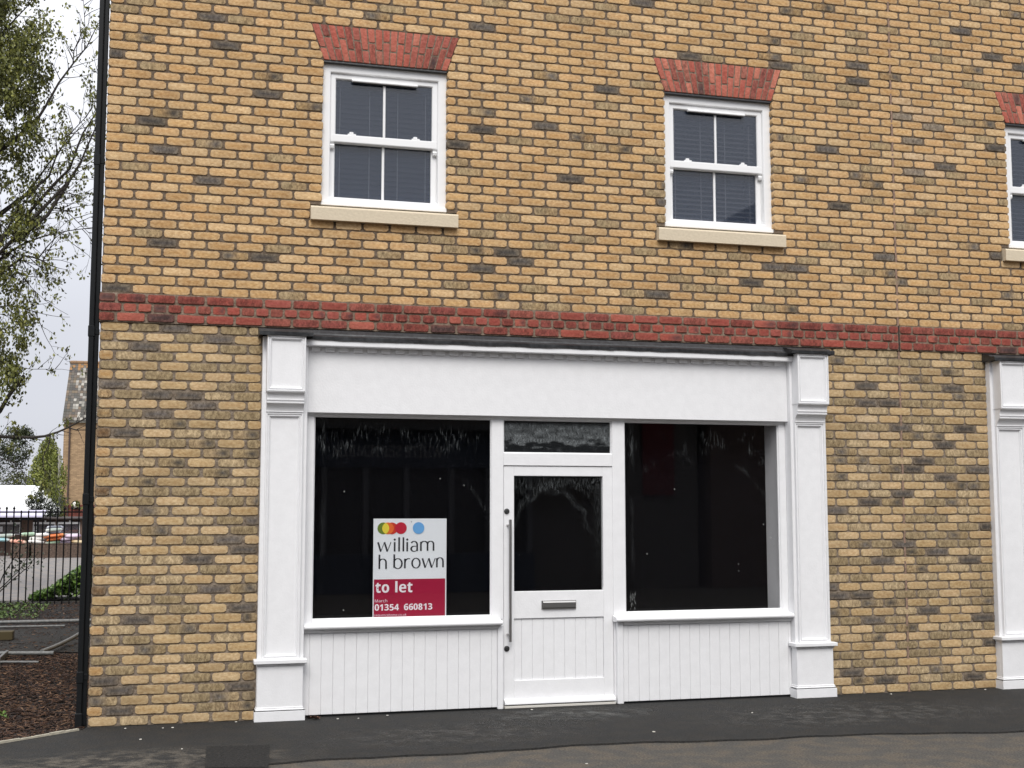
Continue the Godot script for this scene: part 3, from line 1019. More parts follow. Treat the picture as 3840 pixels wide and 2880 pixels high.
# ------------------------------------------------------------------ shopfronts
func shopfronts() -> void:
	var s := thing("shopfront", "white timber shopfront with black windows and the to let notice", "shopfront", Vector3(SHOPS[0], 0, 0), "white shopfronts along the brick building")
	var X := SHOPS[0] as float
	pilaster(s, 1.415 - X, 1.238 - X, 1.595 - X)
	pilaster(s, 6.006 - X, 5.834 - X, 6.180 - X)
	var l := 1.5955 - X
	var r := 5.8335 - X
	var fa := Mb.new()
	fa.box(Vector3(l, 2.397, -0.12), Vector3(r, 2.927, 0.005), 0.003)
	fa.box(Vector3(l, 2.9275, -0.12), Vector3(r, 3.055, 0.0))
	part(s, "fascia", fa, M.white)
	var co := Mb.new()
	co.ext_x([Vector2(0.0055, 2.927), Vector2(0.088, 2.928), Vector2(0.091, 2.932), Vector2(0.091, 2.982), Vector2(0.086, 2.986), Vector2(0.0055, 2.995)], 1.5665 - X, 5.8545 - X)
	part(s, "cornice", co, M.white)
	var dm := bx(Vector3(-0.0375, 2.888, 0.0055), Vector3(0.0375, 2.9265, 0.020), 0.002).mesh()
	for k in 37:
		var d := part(s, "dentil", dm, M.white)
		d.position.x = 1.66 - X + 0.1135 * k
	# lead over the cornice, laid in lapped lengths
	var x := 1.567 - X
	var ends := [2.46 - X, 4.15 - X, 5.855 - X]
	var g := RandomNumberGenerator.new()
	g.seed = 9
	var fn := FastNoiseLite.new()
	fn.seed = 3
	fn.frequency = 1.6
	for e in ends:
		part(s, "lead_flashing", lead(x - 0.02, e + 0.02, 0.097, 2.972, 3.069, fn, g.randf() * 10.0), M.lead)
		x = e
	# framing
	var fr := Mb.new()
	var zf := -0.05
	fr.box(Vector3(l, 2.376, -0.12), Vector3(r, 2.3965, zf), 0.0)                        # head
	fr.box(Vector3(l, 0.722, -0.12), Vector3(1.664 - X, 2.3755, zf), 0.003)               # left jamb
	fr.box(Vector3(5.770 - X, 0.722, -0.12), Vector3(r, 2.3755, zf), 0.003)
	fr.box(Vector3(3.137 - X, 0.722, -0.12), Vector3(3.238 - X, 2.3755, zf), 0.003)
	fr.box(Vector3(4.200 - X, 0.722, -0.12), Vector3(4.313 - X, 2.3755, zf), 0.003)
	fr.box(Vector3(3.2385 - X, 1.989, -0.12), Vector3(4.1995 - X, 2.093, zf), 0.003)      # transom
	fr.box(Vector3(1.6645 - X, 0.722, -0.12), Vector3(3.1365 - X, 0.751, zf - 0.001), 0.003)
	fr.box(Vector3(4.3135 - X, 0.722, -0.12), Vector3(5.7695 - X, 0.751, zf - 0.001), 0.003)
	# jambs of the doorway below sill level, and corner posts
	fr.box(Vector3(3.178 - X, 0.0, -0.12), Vector3(3.226 - X, 0.682, -0.004), 0.006)
	fr.box(Vector3(4.218 - X, 0.0, -0.12), Vector3(4.272 - X, 0.682, -0.004), 0.006)
	fr.box(Vector3(3.2265 - X, 0.0, -0.12), Vector3(3.239 - X, 0.7215, -0.048), 0.002)
	fr.box(Vector3(4.2045 - X, 0.0, -0.12), Vector3(4.2175 - X, 0.7215, -0.048), 0.002)
	part(s, "frame", fr, M.white)
	# display windows
	for p in [[1.664, 3.137, 0.751, 2.376, "display_window", 0], [4.313, 5.770, 0.751, 2.376, "display_window", 2], [3.2385, 4.1995, 2.093, 2.376, "fanlight", 1]]:
		var wn := holder(s, p[4])
		var bead := Mb.new()
		bead.panel(p[0] - X, p[1] - X, p[2], p[3], [Vector2(0, -0.06), Vector2(0.006, -0.064), Vector2(0.010, -0.072)], false)
		part(wn, "glazing_bead", bead, M.white)
		part(wn, "pane", bx(Vector3(p[0] - X, p[2], -0.081), Vector3(p[1] - X, p[3], -0.075)), M.glass_shop)
		smear(wn, Rect2(p[0] - X + 0.01, p[2] + 0.01, p[1] - p[0] - 0.02, p[3] - p[2] - 0.02), -0.0735, p[5])
	# sills
	for q in [[1.597, 3.206], [4.192, 5.833]]:
		var si := Mb.new()
		var pr := [Vector2(-0.05, 0.6825), Vector2(0.036, 0.683)]
		for k in 7:
			var a := -PI / 2 + PI * k / 6.0
			pr.append(Vector2(0.038 + 0.016 * cos(a), 0.701 + 0.017 * sin(a)))
		pr.append_array([Vector2(0.0, 0.7235), Vector2(-0.0495, 0.731)])
		si.ext_x(pr, q[0] - X, q[1] - X)
		part(s, "sill", si, M.white)
		var um := Mb.new()
		um.ext_x([Vector2(-0.03, 0.648), Vector2(-0.012, 0.650), Vector2(0.002, 0.664), Vector2(0.004, 0.682), Vector2(-0.03, 0.682)], maxf(q[0], 1.597) - X, (3.1775 if q[0] < 3 else 5.833) - X)
		if q[0] > 3:
			um = Mb.new()
			um.ext_x([Vector2(-0.03, 0.648), Vector2(-0.012, 0.650), Vector2(0.002, 0.664), Vector2(0.004, 0.682), Vector2(-0.03, 0.682)], 4.2725 - X, 5.833 - X)
		part(s, "under_sill_moulding", um, M.white)
	# boarded stall risers
	var joints := [[1.597, 1.650, 1.742, 1.835, 1.927, 2.021, 2.114, 2.206, 2.299, 2.391, 2.485, 2.576, 2.668, 2.760, 2.852, 2.946, 3.034, 3.131, 3.177], [4.273, 4.319, 4.413, 4.505, 4.598, 4.693, 4.786, 4.879, 4.969, 5.062, 5.156, 5.250, 5.342, 5.437, 5.528, 5.622, 5.714, 5.806, 5.833]]
	for js in joints:
		var rs := holder(s, "stall_riser")
		part(rs, "backing", bx(Vector3(js[0] - X, 0.03, -0.12), Vector3(js[-1] - X, 0.68, -0.0265)), M.white)
		for k in js.size() - 1:
			part(rs, "plank", bx(Vector3(js[k] - X + 0.0006, 0.017, -0.026), Vector3(js[k + 1] - X - 0.0006, 0.647, -0.018 + g.randf_range(-0.0005, 0.0005)), 0.0032), M.white)
		part(rs, "damp_course", bx(Vector3(js[0] - X, 0.0, -0.12), Vector3(js[-1] - X, 0.029, -0.036)), M.black)
	door(s, X)
	# black boarding and white reveals behind the glass
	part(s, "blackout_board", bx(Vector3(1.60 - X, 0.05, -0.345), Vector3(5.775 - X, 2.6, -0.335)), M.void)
	var rv := Mb.new()
	rv.box(Vector3(5.776 - X, 0.05, -0.36), Vector3(5.9 - X, 2.6, -0.121))
	rv.box(Vector3(1.50 - X, 0.05, -0.36), Vector3(1.599 - X, 2.6, -0.121))
	part(s, "plaster_reveal", rv, M.white)
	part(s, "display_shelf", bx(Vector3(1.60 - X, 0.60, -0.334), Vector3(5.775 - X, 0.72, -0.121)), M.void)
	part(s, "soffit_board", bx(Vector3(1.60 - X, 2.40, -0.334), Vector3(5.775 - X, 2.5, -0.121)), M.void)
	# the shop next door
	var o := copy(s, "white shopfront of the next unit, cut off by the right edge of the photo", Vector3(SHOPS[1], 0, 0))
	o.set_meta("label", "white shopfront of the next unit, only its left pilaster visible at right")

func lead(x0: float, x1: float, zf: float, ylo: float, yhi: float, fn: FastNoiseLite, ph: float) -> Mb:
	var m := Mb.new()
	var n := maxi(8, int((x1 - x0) / 0.035))
	var rows := []
	for i in n + 1:
		var x := lerpf(x0, x1, float(i) / n)
		var a := fn.get_noise_2d(x * 2.0 + ph, 3.0)
		var b := fn.get_noise_2d(x * 3.0 + ph, 40.0)
		rows.append([Vector3(x, ylo + 0.006 * a, zf + 0.004 + 0.004 * b), Vector3(x, ylo + 0.028, zf + 0.006 + 0.003 * a), Vector3(x, ylo + 0.036 + 0.003 * b, zf - 0.004), Vector3(x, ylo + 0.046 + 0.004 * a, zf * 0.62 + 0.004 * b), Vector3(x, ylo + 0.058 + 0.003 * b, zf * 0.55), Vector3(x, yhi - 0.008, 0.024 + 0.004 * a), Vector3(x, yhi, 0.0)])
	for i in n:
		for k in 6:
			var p: Vector3 = rows[i][k]
			var q: Vector3 = rows[i + 1][k]
			var r: Vector3 = rows[i + 1][k + 1]
			var s: Vector3 = rows[i][k + 1]
			var nn := (q - p).cross(s - p).normalized()
			if nn.z < 0.0 and nn.y < 0.0:
				nn = -nn
			m.quad(p, q, r, s, nn)
	for e in [[rows[0], -1.0], [rows[n], 1.0]]:
		var w: Array = e[0]
		for k in range(1, 6):
			m.tri(Vector3(w[0].x, ylo, 0.0), w[k], w[k + 1], Vector3(e[1], 0, 0))
		m.tri(Vector3(w[0].x, ylo, 0.0), w[0], w[1], Vector3(e[1], 0, 0))
	return m

func pilaster(s: Node3D, c: float, l: float, r: float) -> void:
	var p := holder(s, "pilaster")
	var W: Material = M.white
	part(p, "backing_board", bx(Vector3(l, 0.0, -0.12), Vector3(r, 2.995, 0.055), 0.004), W)
	var mould := func(z: float, z0: float) -> Array:
		return [Vector2(0, z0), Vector2(0, z - 0.003), Vector2(0.003, z), Vector2(0.010, z), Vector2(0.012, z - 0.011), Vector2(0.018, z - 0.011), Vector2(0.022, z - 0.004), Vector2(0.027, z - 0.005), Vector2(0.033, z - 0.017), Vector2(0.037, z - 0.018), Vector2(0.038, z - 0.025), Vector2(0.044, z - 0.025)]
	var sh := Mb.new()
	sh.panel(c - 0.145, c + 0.145, 0.469, 2.386, mould.call(0.086, 0.0555))
	part(p, "panelled_shaft", sh, W)
	var bk := Mb.new()
	bk.panel(c - 0.15, c + 0.15, 2.547, 2.99, mould.call(0.175, 0.0555))
	bk.quad(Vector3(c - 0.15, 2.547, 0.0555), Vector3(c + 0.15, 2.547, 0.0555), Vector3(c + 0.15, 2.547, 0.175), Vector3(c - 0.15, 2.547, 0.175), Vector3(0, -1, 0))
	part(p, "console_block", bk, W)
	var cb := Mb.new()
	var pr := [Vector2(0.0555, 2.387), Vector2(0.090, 2.387), Vector2(0.094, 2.392)]
	for k in 9:
		var t := k / 8.0
		pr.append(Vector2(0.090 + 0.044 * (0.25 * t + 0.75 * t * t), 2.396 + 0.060 * (0.75 * t + 0.32 * sin(t * PI * 0.5) * 0.78)))
	pr.append_array([Vector2(0.138, 2.457), Vector2(0.139, 2.466), Vector2(0.131, 2.469), Vector2(0.132, 2.477), Vector2(0.141, 2.479), Vector2(0.142, 2.486), Vector2(0.134, 2.489)])
	for k in 7:
		var t := k / 6.0
		pr.append(Vector2(0.134 + 0.038 * (0.2 * t + 0.8 * t * t), 2.490 + 0.052 * sin(t * PI * 0.5)))
	pr.append_array([Vector2(0.173, 2.5465), Vector2(0.0555, 2.5465)])
	cb.ext_x(pr, c - 0.145, c + 0.145)
	part(p, "corbel", cb, W)
	part(p, "collar", bx(Vector3(c - 0.203, 0.437, -0.015), Vector3(c + 0.203, 0.4685, 0.122), 0.004), W)
	part(p, "collar_bead", bx(Vector3(c - 0.186, 0.419, -0.015), Vector3(c + 0.186, 0.4365, 0.098), 0.006), W)
	part(p, "dado", bx(Vector3(c - 0.175, 0.1, -0.015), Vector3(c + 0.175, 0.4185, 0.086), 0.003), W)
	var pl := Mb.new()
	pl.panel(c - 0.193, c + 0.193, 0.0005, 0.0775, [Vector2(0, -0.016), Vector2(0, 0.104), Vector2(0.002, 0.106)])
	pl.quad(Vector3(c - 0.193, 0.0775, -0.016), Vector3(c + 0.193, 0.0775, -0.016), Vector3(c + 0.193, 0.0775, 0.104), Vector3(c - 0.193, 0.0775, 0.104), Vector3.UP)
	pl.box(Vector3(c - 0.186, 0.078, -0.0165), Vector3(c + 0.186, 0.096, 0.099), 0.006)
	pl.box(Vector3(c - 0.180, 0.0965, -0.0165), Vector3(c + 0.180, 0.106, 0.092), 0.003)
	part(p, "plinth", pl, W)
	var fn := FastNoiseLite.new()
	fn.seed = 8
	fn.frequency = 2.0
	part(p, "lead_cap", lead(c - 0.215, c + 0.205, 0.186, 2.988, 3.068, fn, c * 3.0), M.lead)

func smear_image(kind: int) -> ImageTexture:
	var w := 512
	var h := 512 if kind != 1 else 160
	var f := FastNoiseLite.new()
	f.seed = 60 + kind
	f.frequency = 1.0
	f.fractal_octaves = 3
	var im := Image.create(w, h, false, Image.FORMAT_RGBA8)
	im.fill(Color(0.55, 0.57, 0.58, 0.0))
	for y in h:
		var v := float(y) / h
		for x in w:
			var u := float(x) / w
			var big := f.get_noise_2d(u * 5.0, v * 4.0 + 7.0)
			var streak := f.get_noise_2d(u * 95.0 + 1.2 * sin(v * 7.0 + 4.0 * big), v * (11.0 if kind != 1 else 3.0) + 30.0)
			var fine := f.get_noise_2d(u * 220.0, v * 90.0)
			var a := 0.0
			if kind == 1:
				var top := smoothstep(0.0, 0.15, v) * (1.0 - smoothstep(0.55 + 0.35 * big, 0.85 + 0.35 * big, v))
				a = top * clampf(0.34 + 0.5 * streak + 0.25 * fine, 0.02, 0.8) * (0.55 + 0.6 * clampf(big + 0.35, 0.0, 1.0)) + 0.04
			elif kind == 3:
				var arc := absf(Vector2((u - 0.42) * 1.0, (v - 0.62) * 0.85).length() - 0.44 - 0.05 * big)
				a = clampf(0.26 - arc * 7.0, 0.0, 0.26) * clampf(0.1 + streak + fine, 0.0, 1.0) * (1.0 - smoothstep(0.3, 0.6, v))
				a += clampf(0.75 - v * 5.5 + 0.6 * big, 0.0, 0.30) * clampf(0.02 + 1.0 * streak + 0.5 * fine, 0.0, 1.0)
				a += 0.35 * smoothstep(0.86, 0.97, u) * clampf(streak + fine, 0.0, 1.0) * (1.0 - v)
			else:
				var m := smoothstep(0.02, 0.07, v) * (1.0 - smoothstep(0.12 + 0.1 * big, 0.2 + 0.16 * big, v)) * clampf(big * 2.4 + 0.15, 0.0, 1.0)
				a = m * clampf(-0.22 + 1.0 * streak + 0.35 * fine, 0.0, 0.6) * (0.55 if kind == 0 else 0.4)
				var arc2 := absf(Vector2((u - 0.45) * 1.1, (v - 0.95) * 0.9).length() - 0.72 - 0.02 * big)
				a += clampf(0.12 - arc2 * 6.0, 0.0, 0.12) * clampf(-0.15 + big * 1.6 + streak + fine, 0.0, 1.0)
				a += 0.16 * clampf(1.0 - absf(u - 0.045) * 50.0, 0.0, 1.0) * clampf(streak + big + 0.1, 0.0, 1.0) * (1.0 - v)
			im.set_pixel(x, y, Color(0.55, 0.57, 0.58, clampf(a, 0.0, 0.85)))
	var rr := RandomNumberGenerator.new()
	rr.seed = 90 + kind
	for k in (0 if kind == 1 else (11 if kind == 2 else 5)):       # specks of paint and plaster
		var x := rr.randi_range(12, w - 13)
		var y := rr.randi_range(int(h * 0.3), h - 13)
		var s := int(rr.randf() < 0.45)
		for dx in range(-s, s + 1):
			for dy in range(-s, s + 1 + int(kind == 2)):
				if rr.randf() < 0.7:
					im.set_pixel(x + dx, y + dy, Color(0.8, 0.8, 0.78, rr.randf_range(0.4, 0.9)))
	if kind == 2:
		for k in 60:                          # runs near the lower left corner
			var x := int(22 + rr.randf_range(-9, 9))
			var y := rr.randi_range(int(h * 0.90), h - 8)
			for q in rr.randi_range(2, 7):
				im.set_pixel(x, mini(y + q, h - 1), Color(0.7, 0.71, 0.7, rr.randf_range(0.1, 0.45)))
	return ImageTexture.create_from_image(im)

func smear(parent: Node3D, r: Rect2, z: float, kind: int) -> void:
	var m := StandardMaterial3D.new()
	m.resource_name = "dried_smears"
	m.transparency = BaseMaterial3D.TRANSPARENCY_ALPHA
	m.albedo_texture = smear_image(kind)
	m.roughness = 0.9
	m.metallic_specular = 0.1
	var q := QuadMesh.new()
	q.size = r.size
	var o := part(parent, "dried_smears", q, m)
	o.position = Vector3(r.position.x + r.size.x * 0.5, r.position.y + r.size.y * 0.5, z)

func door(s: Node3D, X: float) -> void:
	var d := holder(s, "door")
	var l := 3.2425 - X
	var r := 4.2025 - X
	var lf := Mb.new()
	var z0 := -0.11
	var zf := -0.06
	lf.box(Vector3(l, 0.032, z0), Vector3(3.332 - X, 1.985, zf), 0.003)
	lf.box(Vector3(4.116 - X, 0.032, z0), Vector3(r, 1.985, zf), 0.003)
	lf.box(Vector3(3.3321 - X, 1.903, z0), Vector3(4.1159 - X, 1.985, zf - 0.0004), 0.003)
	lf.box(Vector3(3.3321 - X, 0.722, z0), Vector3(4.1159 - X, 0.945, zf - 0.0004), 0.003)
	lf.box(Vector3(3.3321 - X, 0.032, z0), Vector3(4.1159 - X, 0.220, zf - 0.0004), 0.003)
	part(d, "door_leaf", lf, M.white)
	part(d, "pane", bx(Vector3(3.333 - X, 0.946, -0.087), Vector3(4.115 - X, 1.902, -0.081)), M.glass_shop)
	smear(d, Rect2(3.335 - X, 0.95, 0.778, 0.95), -0.0795, 3)
	var e := 3.3325
	var js := [3.3325, 3.400, 3.493, 3.588, 3.681, 3.774, 3.868, 3.962, 4.052, 4.1155]
	for k in js.size() - 1:
		part(d, "plank", bx(Vector3(js[k] - X + 0.0005, 0.2195, -0.1), Vector3(js[k + 1] - X - 0.0005, 0.7225, -0.0745), 0.003), M.white)
	var wb := Mb.new()
	wb.ext_x([Vector2(-0.06, 0.030), Vector2(-0.012, 0.030), Vector2(-0.008, 0.036), Vector2(-0.012, 0.052), Vector2(-0.0595, 0.074)], l, r)
	part(d, "weather_bar", wb, M.white)
	part(d, "threshold", bx(Vector3(l - 0.002, 0.0005, -0.2), Vector3(r + 0.002, 0.022, -0.014), 0.004), flat(0.60, 0.58, 0.53, 0.7))
	var hd := Mb.new()
	hd.tube([Vector3(3.283 - X, 0.541, 0.0), Vector3(3.283 - X, 1.540, 0.0)], [0.0125, 0.0125], 14)
	for y in [0.596, 1.492]:
		hd.tube([Vector3(3.272 - X, y, -0.06), Vector3(3.283 - X, y, -0.0015)], [0.008, 0.008], 10)
	part(d, "handle", hd, M.steel)
	for y in [1.608, 0.481]:
		var lk := Mb.new()
		lk.lathe([Vector2(0.023, -0.061), Vector2(0.023, -0.054), Vector2(0.020, -0.050), Vector2(0.014, -0.049), Vector2(0.012, -0.044), Vector2(0.0, -0.044)], Vector3(3.268 - X, y, 0), Vector3(0, 0, 1), 18)
		part(d, "lock", lk, M.dark_steel)
	var lp := Mb.new()
	lp.box(Vector3(3.567 - X, 0.792, -0.0605), Vector3(3.871 - X, 0.868, -0.052), 0.004)
	lp.ext_x([Vector2(-0.052, 0.802), Vector2(-0.038, 0.803), Vector2(-0.035, 0.81), Vector2(-0.037, 0.85), Vector2(-0.043, 0.86), Vector2(-0.052, 0.862)], 3.577 - X, 3.861 - X)
	part(d, "letter_plate", lp, M.steel)

func drainpipe() -> void:
	var d := thing("drainpipe", "black square drainpipe running down the left corner of the brick building", "drainpipe", Vector3(-0.045, 0, 0))
	var sh := Mb.new()
	sh.box(Vector3(-0.035, 0.012, -0.055), Vector3(0.003, WALL_TOP - 0.1, 0.018), 0.006)
	sh.box(Vector3(0.0035, 0.012, -0.06), Vector3(0.038, WALL_TOP - 0.1, -0.012), 0.004)
	part(d, "pipe", sh, M.pipe)
	for y in [0.33, 1.66, 2.95, 4.30, 6.2]:
		var sk := Mb.new()
		sk.box(Vector3(-0.040, y, -0.06), Vector3(0.0075, y + 0.085, 0.0225), 0.004)
		sk.box(Vector3(0.006, y + 0.02, -0.06), Vector3(0.042, y + 0.065, -0.008), 0.003)
		part(d, "socket", sk, M.pipe)
	part(d, "shoe", bx(Vector3(-0.041, 0.0, -0.062), Vector3(0.009, 0.11, 0.024), 0.005), M.pipe)

# ------------------------------------------------------------------ the to let notice
func stroke(m: Mb, pts: Array, wid: Array, z0: float, z1: float) -> void:      # a pen stroke of changing width
	var n := pts.size()
	var lft := []
	var rgt := []
	for i in n:
		var t: Vector2 = (pts[mini(i + 1, n - 1)] - pts[maxi(i - 1, 0)]).normalized()
		var o: Vector2 = Vector2(-t.y, t.x) * wid[i] * 0.5
		lft.append(pts[i] + o)
		rgt.append(pts[i] - o)
	for i in n - 1:
		m.quad(Vector3(lft[i].x, lft[i].y, z1), Vector3(rgt[i].x, rgt[i].y, z1), Vector3(rgt[i + 1].x, rgt[i + 1].y, z1), Vector3(lft[i + 1].x, lft[i + 1].y, z1), Vector3(0, 0, 1))

func arc(c: Vector2, rx: float, ry: float, a0: float, a1: float, n := 14) -> Array:
	var o := []
	for i in n + 1:
		var a := deg_to_rad(lerpf(a0, a1, float(i) / n))
		o.append(c + Vector2(cos(a) * rx, sin(a) * ry))
	return o

func disc(m: Mb, c: Vector2, r: float, z: float) -> void:
	var n := 40
	for i in n:
		var a := TAU * i / n
		var b := TAU * (i + 1) / n
		m.tri(Vector3(c.x, c.y, z), Vector3(c.x + r * cos(a), c.y + r * sin(a), z), Vector3(c.x + r * cos(b), c.y + r * sin(b), z), Vector3(0, 0, 1))

func lens(m: Mb, a: Vector2, b: Vector2, r: float, z: float) -> void:      # where two equal discs overlap
	var h := (b.x - a.x) * 0.5
	var t := acos(clampf(h / r, -1.0, 1.0))
	var pts := PackedVector2Array()
	for i in 17:
		var q := lerpf(-t, t, i / 16.0)
		pts.append(a + Vector2(cos(q), sin(q)) * r)
	for i in range(1, 16):
		var q := lerpf(-t, t, i / 16.0)
		pts.append(b + Vector2(-cos(q), -sin(q)) * r)
	var tr := Geometry2D.triangulate_polygon(pts)
	for k in range(0, tr.size(), 3):
		m.tri(Vector3(pts[tr[k]].x, pts[tr[k]].y, z), Vector3(pts[tr[k + 1]].x, pts[tr[k + 1]].y, z), Vector3(pts[tr[k + 2]].x, pts[tr[k + 2]].y, z), Vector3(0, 0, 1))

func lettering(parent: Node3D, called: String, txt: String, at: Vector3, width: float, height: float, mat: Material, bold := false, fontname := "Droid Sans") -> MeshInstance3D:
	var t := TextMesh.new()
	t.text = txt
	var f := SystemFont.new()
	f.font_names = PackedStringArray([fontname])
	f.font_weight = 700 if bold else 400
	t.font = f
	t.font_size = 64
	t.pixel_size = 0.01
	t.depth = 0.002
	t.curve_step = 1.0
	t.horizontal_alignment = HORIZONTAL_ALIGNMENT_LEFT
	t.vertical_alignment = VERTICAL_ALIGNMENT_BOTTOM
	var o := part(parent, called, t, mat)
	var b := t.get_aabb()
	if b.size.x > 0.0:
		o.scale = Vector3(width / b.size.x, height / b.size.y, 1.0)
		o.position = at - Vector3(b.position.x * o.scale.x, b.position.y * o.scale.y, 0)
	return o

func notice() -> void:
	var d := thing("to_let_notice", "white and crimson to let board standing inside the left display window", "sign", Vector3(2.158, 0.752, -0.098))
	var W := 0.607
	var H := 0.797
	part(d, "panel", bx(Vector3(0, 0, -0.004), Vector3(W, H, 0.0), 0.001), flat(0.74, 0.77, 0.80, 0.45))
	var P := func(x: float, y: float) -> Vector2: return Vector2((x - 185.0) * W / 1013.0, (1540.0 - y) * H / 1370.0)
	part(d, "crimson_field", bx(Vector3(0.008, 0.006, 0.0), Vector3(W - 0.010, 0.308, 0.001)), flat(0.32, 0.004, 0.036, 0.4))
	var r := 80.0 * W / 1013.0
	var z := 0.001
	var cg: Vector2 = P.call(319, 305)
	var co: Vector2 = P.call(383, 305)
	var cr: Vector2 = P.call(437, 305)
	var cc: Vector2 = P.call(561, 302)
	var cb: Vector2 = P.call(805, 302)
	for e in [["green_disc", cg, [0.13, 0.20, 0.02]], ["orange_disc", co, [0.72, 0.19, 0.02]], ["red_disc", cr, [0.52, 0.03, 0.01]], ["crimson_disc", cc, [0.46, 0.006, 0.03]], ["blue_disc", cb, [0.13, 0.36, 0.68]]]:
		var m := Mb.new()
		disc(m, e[1], r, z)
		z += 0.0006
		part(d, e[0], m, flat(e[2][0], e[2][1], e[2][2], 0.5))
	var m1 := Mb.new()
	lens(m1, cg, co, r, 0.0046)
	part(d, "yellow_overlap", m1, flat(0.72, 0.60, 0.05, 0.5))
	var m2 := Mb.new()
	lens(m2, co, cr, r, 0.0040)
	part(d, "orange_overlap", m2, flat(0.72, 0.13, 0.02, 0.5))
	# the firm's lettering, drawn with a broad pen
	var t := Mb.new()
	var z1 := 0.0015
	var st := 24.0
	var th := 9.0
	var U := func(pts: Array, wid: Array, up: float) -> void:
		var o := []
		var ww := []
		for i in pts.size():
			o.append(P.call(pts[i].x, pts[i].y + up))
			ww.append(wid[i] * W / 1013.0)
		stroke(t, o, ww, 0.0, z1)
	var stem := func(x: float, ya: float, yb: float, up: float) -> void: U.call([Vector2(x, ya), Vector2(x, yb)], [st, st], up)
	var bow := func(c: Vector2, rx: float, ry: float, a0: float, a1: float, up: float) -> void:
		var p := []
		var w := []
		for i in 15:
			var a := deg_to_rad(lerpf(a0, a1, i / 14.0))
			p.append(c + Vector2(cos(a) * rx, -sin(a) * ry))
			w.append(lerpf(th + 1.0, st, absf(cos(a))))
		U.call(p, w, up)
	var word := func(up: float) -> void: pass
	# william
	for wx in [[238, 628, 0.0, 196.0], [852, 858, 0.0, 196.0]]:
		var x0: float = wx[0]
		var b: float = wx[1]
		U.call([Vector2(x0 + 10, b - 132), Vector2(x0 + 50, b)], [st, st], 0.0)
		U.call([Vector2(x0 + 50, b), Vector2(x0 + 98, b - 132)], [th, th], 0.0)
		U.call([Vector2(x0 + 98, b - 132), Vector2(x0 + 140, b)], [st, st], 0.0)
		U.call([Vector2(x0 + 140, b), Vector2(x0 + 188, b - 132)], [th, th + 3], 0.0)
	stem.call(477, 496, 628, 0.0)
	stem.call(538, 430, 628, 0.0)
	stem.call(597, 430, 628, 0.0)
	stem.call(650, 496, 628, 0.0)
	for dx in [477, 650]:
		disc(t, P.call(dx, 462), 15.0 * W / 1013.0, z1 + 0.0004)
	stem.call(788, 530, 624, 0.0)
	bow.call(Vector2(745, 536), 43.0, 48.0, 0.0, 150.0, 0.0)
	bow.call(Vector2(748, 592), 44.0, 36.0, 70.0, 290.0, 0.0)
	U.call([Vector2(762, 558), Vector2(788, 552)], [th, th], 0.0)
	U.call([Vector2(762, 626), Vector2(788, 606)], [th, th], 0.0)
	stem.call(840, 496, 624, 0.0)
	bow.call(Vector2(886, 530), 46.0, 42.0, 0.0, 180.0, 0.0)
	stem.call(932, 530, 622, 0.0)
	bow.call(Vector2(974, 530), 42.0, 42.0, 0.0, 180.0, 0.0)
	stem.call(1016, 530, 622, 0.0)
	# h brown
	stem.call(270, 670, 868, 0.0)
	bow.call(Vector2(315, 776), 46.0, 46.0, 0.0, 180.0, 0.0)
	stem.call(361, 776, 868, 0.0)
	stem.call(473, 666, 852, 0.0)
	bow.call(Vector2(522, 796), 58.0, 70.0, -160.0, 160.0, 0.0)
	stem.call(620, 728, 862, 0.0)
	bow.call(Vector2(672, 784), 52.0, 56.0, 70.0, 180.0, 0.0)
	bow.call(Vector2(773, 792), 55.0, 69.0, 0.0, 360.0, 0.0)
	stem.call(1064, 726, 856, 0.0)
	bow.call(Vector2(1106, 764), 42.0, 44.0, 0.0, 180.0, 0.0)
	stem.call(1149, 764, 856, 0.0)
	part(d, "name_lettering", t, flat(0.016, 0.016, 0.022, 0.6))
	var white := flat(0.78, 0.74, 0.77, 0.5)
	var pale := flat(0.72, 0.55, 0.62, 0.5)
	var put := func(called: String, txt: String, x0: float, y0: float, x1: float, y1: float, mat: Material, bold: bool) -> void:
		var a: Vector2 = P.call(x0, y1)
		var b: Vector2 = P.call(x1, y0)
		lettering(d, called, txt, Vector3(a.x, a.y, 0.0016), b.x - a.x, b.y - a.y, mat, bold)
	put.call("to_let_lettering", "to let", 218, 1038, 726, 1196, white, true)
	put.call("town_lettering", "March", 212, 1283, 382, 1327, pale, false)
	put.call("telephone_number", "01354  660813", 212, 1352, 1003, 1442, white, true)
	put.call("web_address", "sequencehome.co.uk", 208, 1484, 646, 1528, pale, false)
	var hol := Mb.new()
	disc(hol, P.call(705, 215), 0.0042, 0.0014)
	disc(hol, P.call(250, 1132), 0.0042, 0.0042)
	part(d, "screw_hole", hol, M.black)

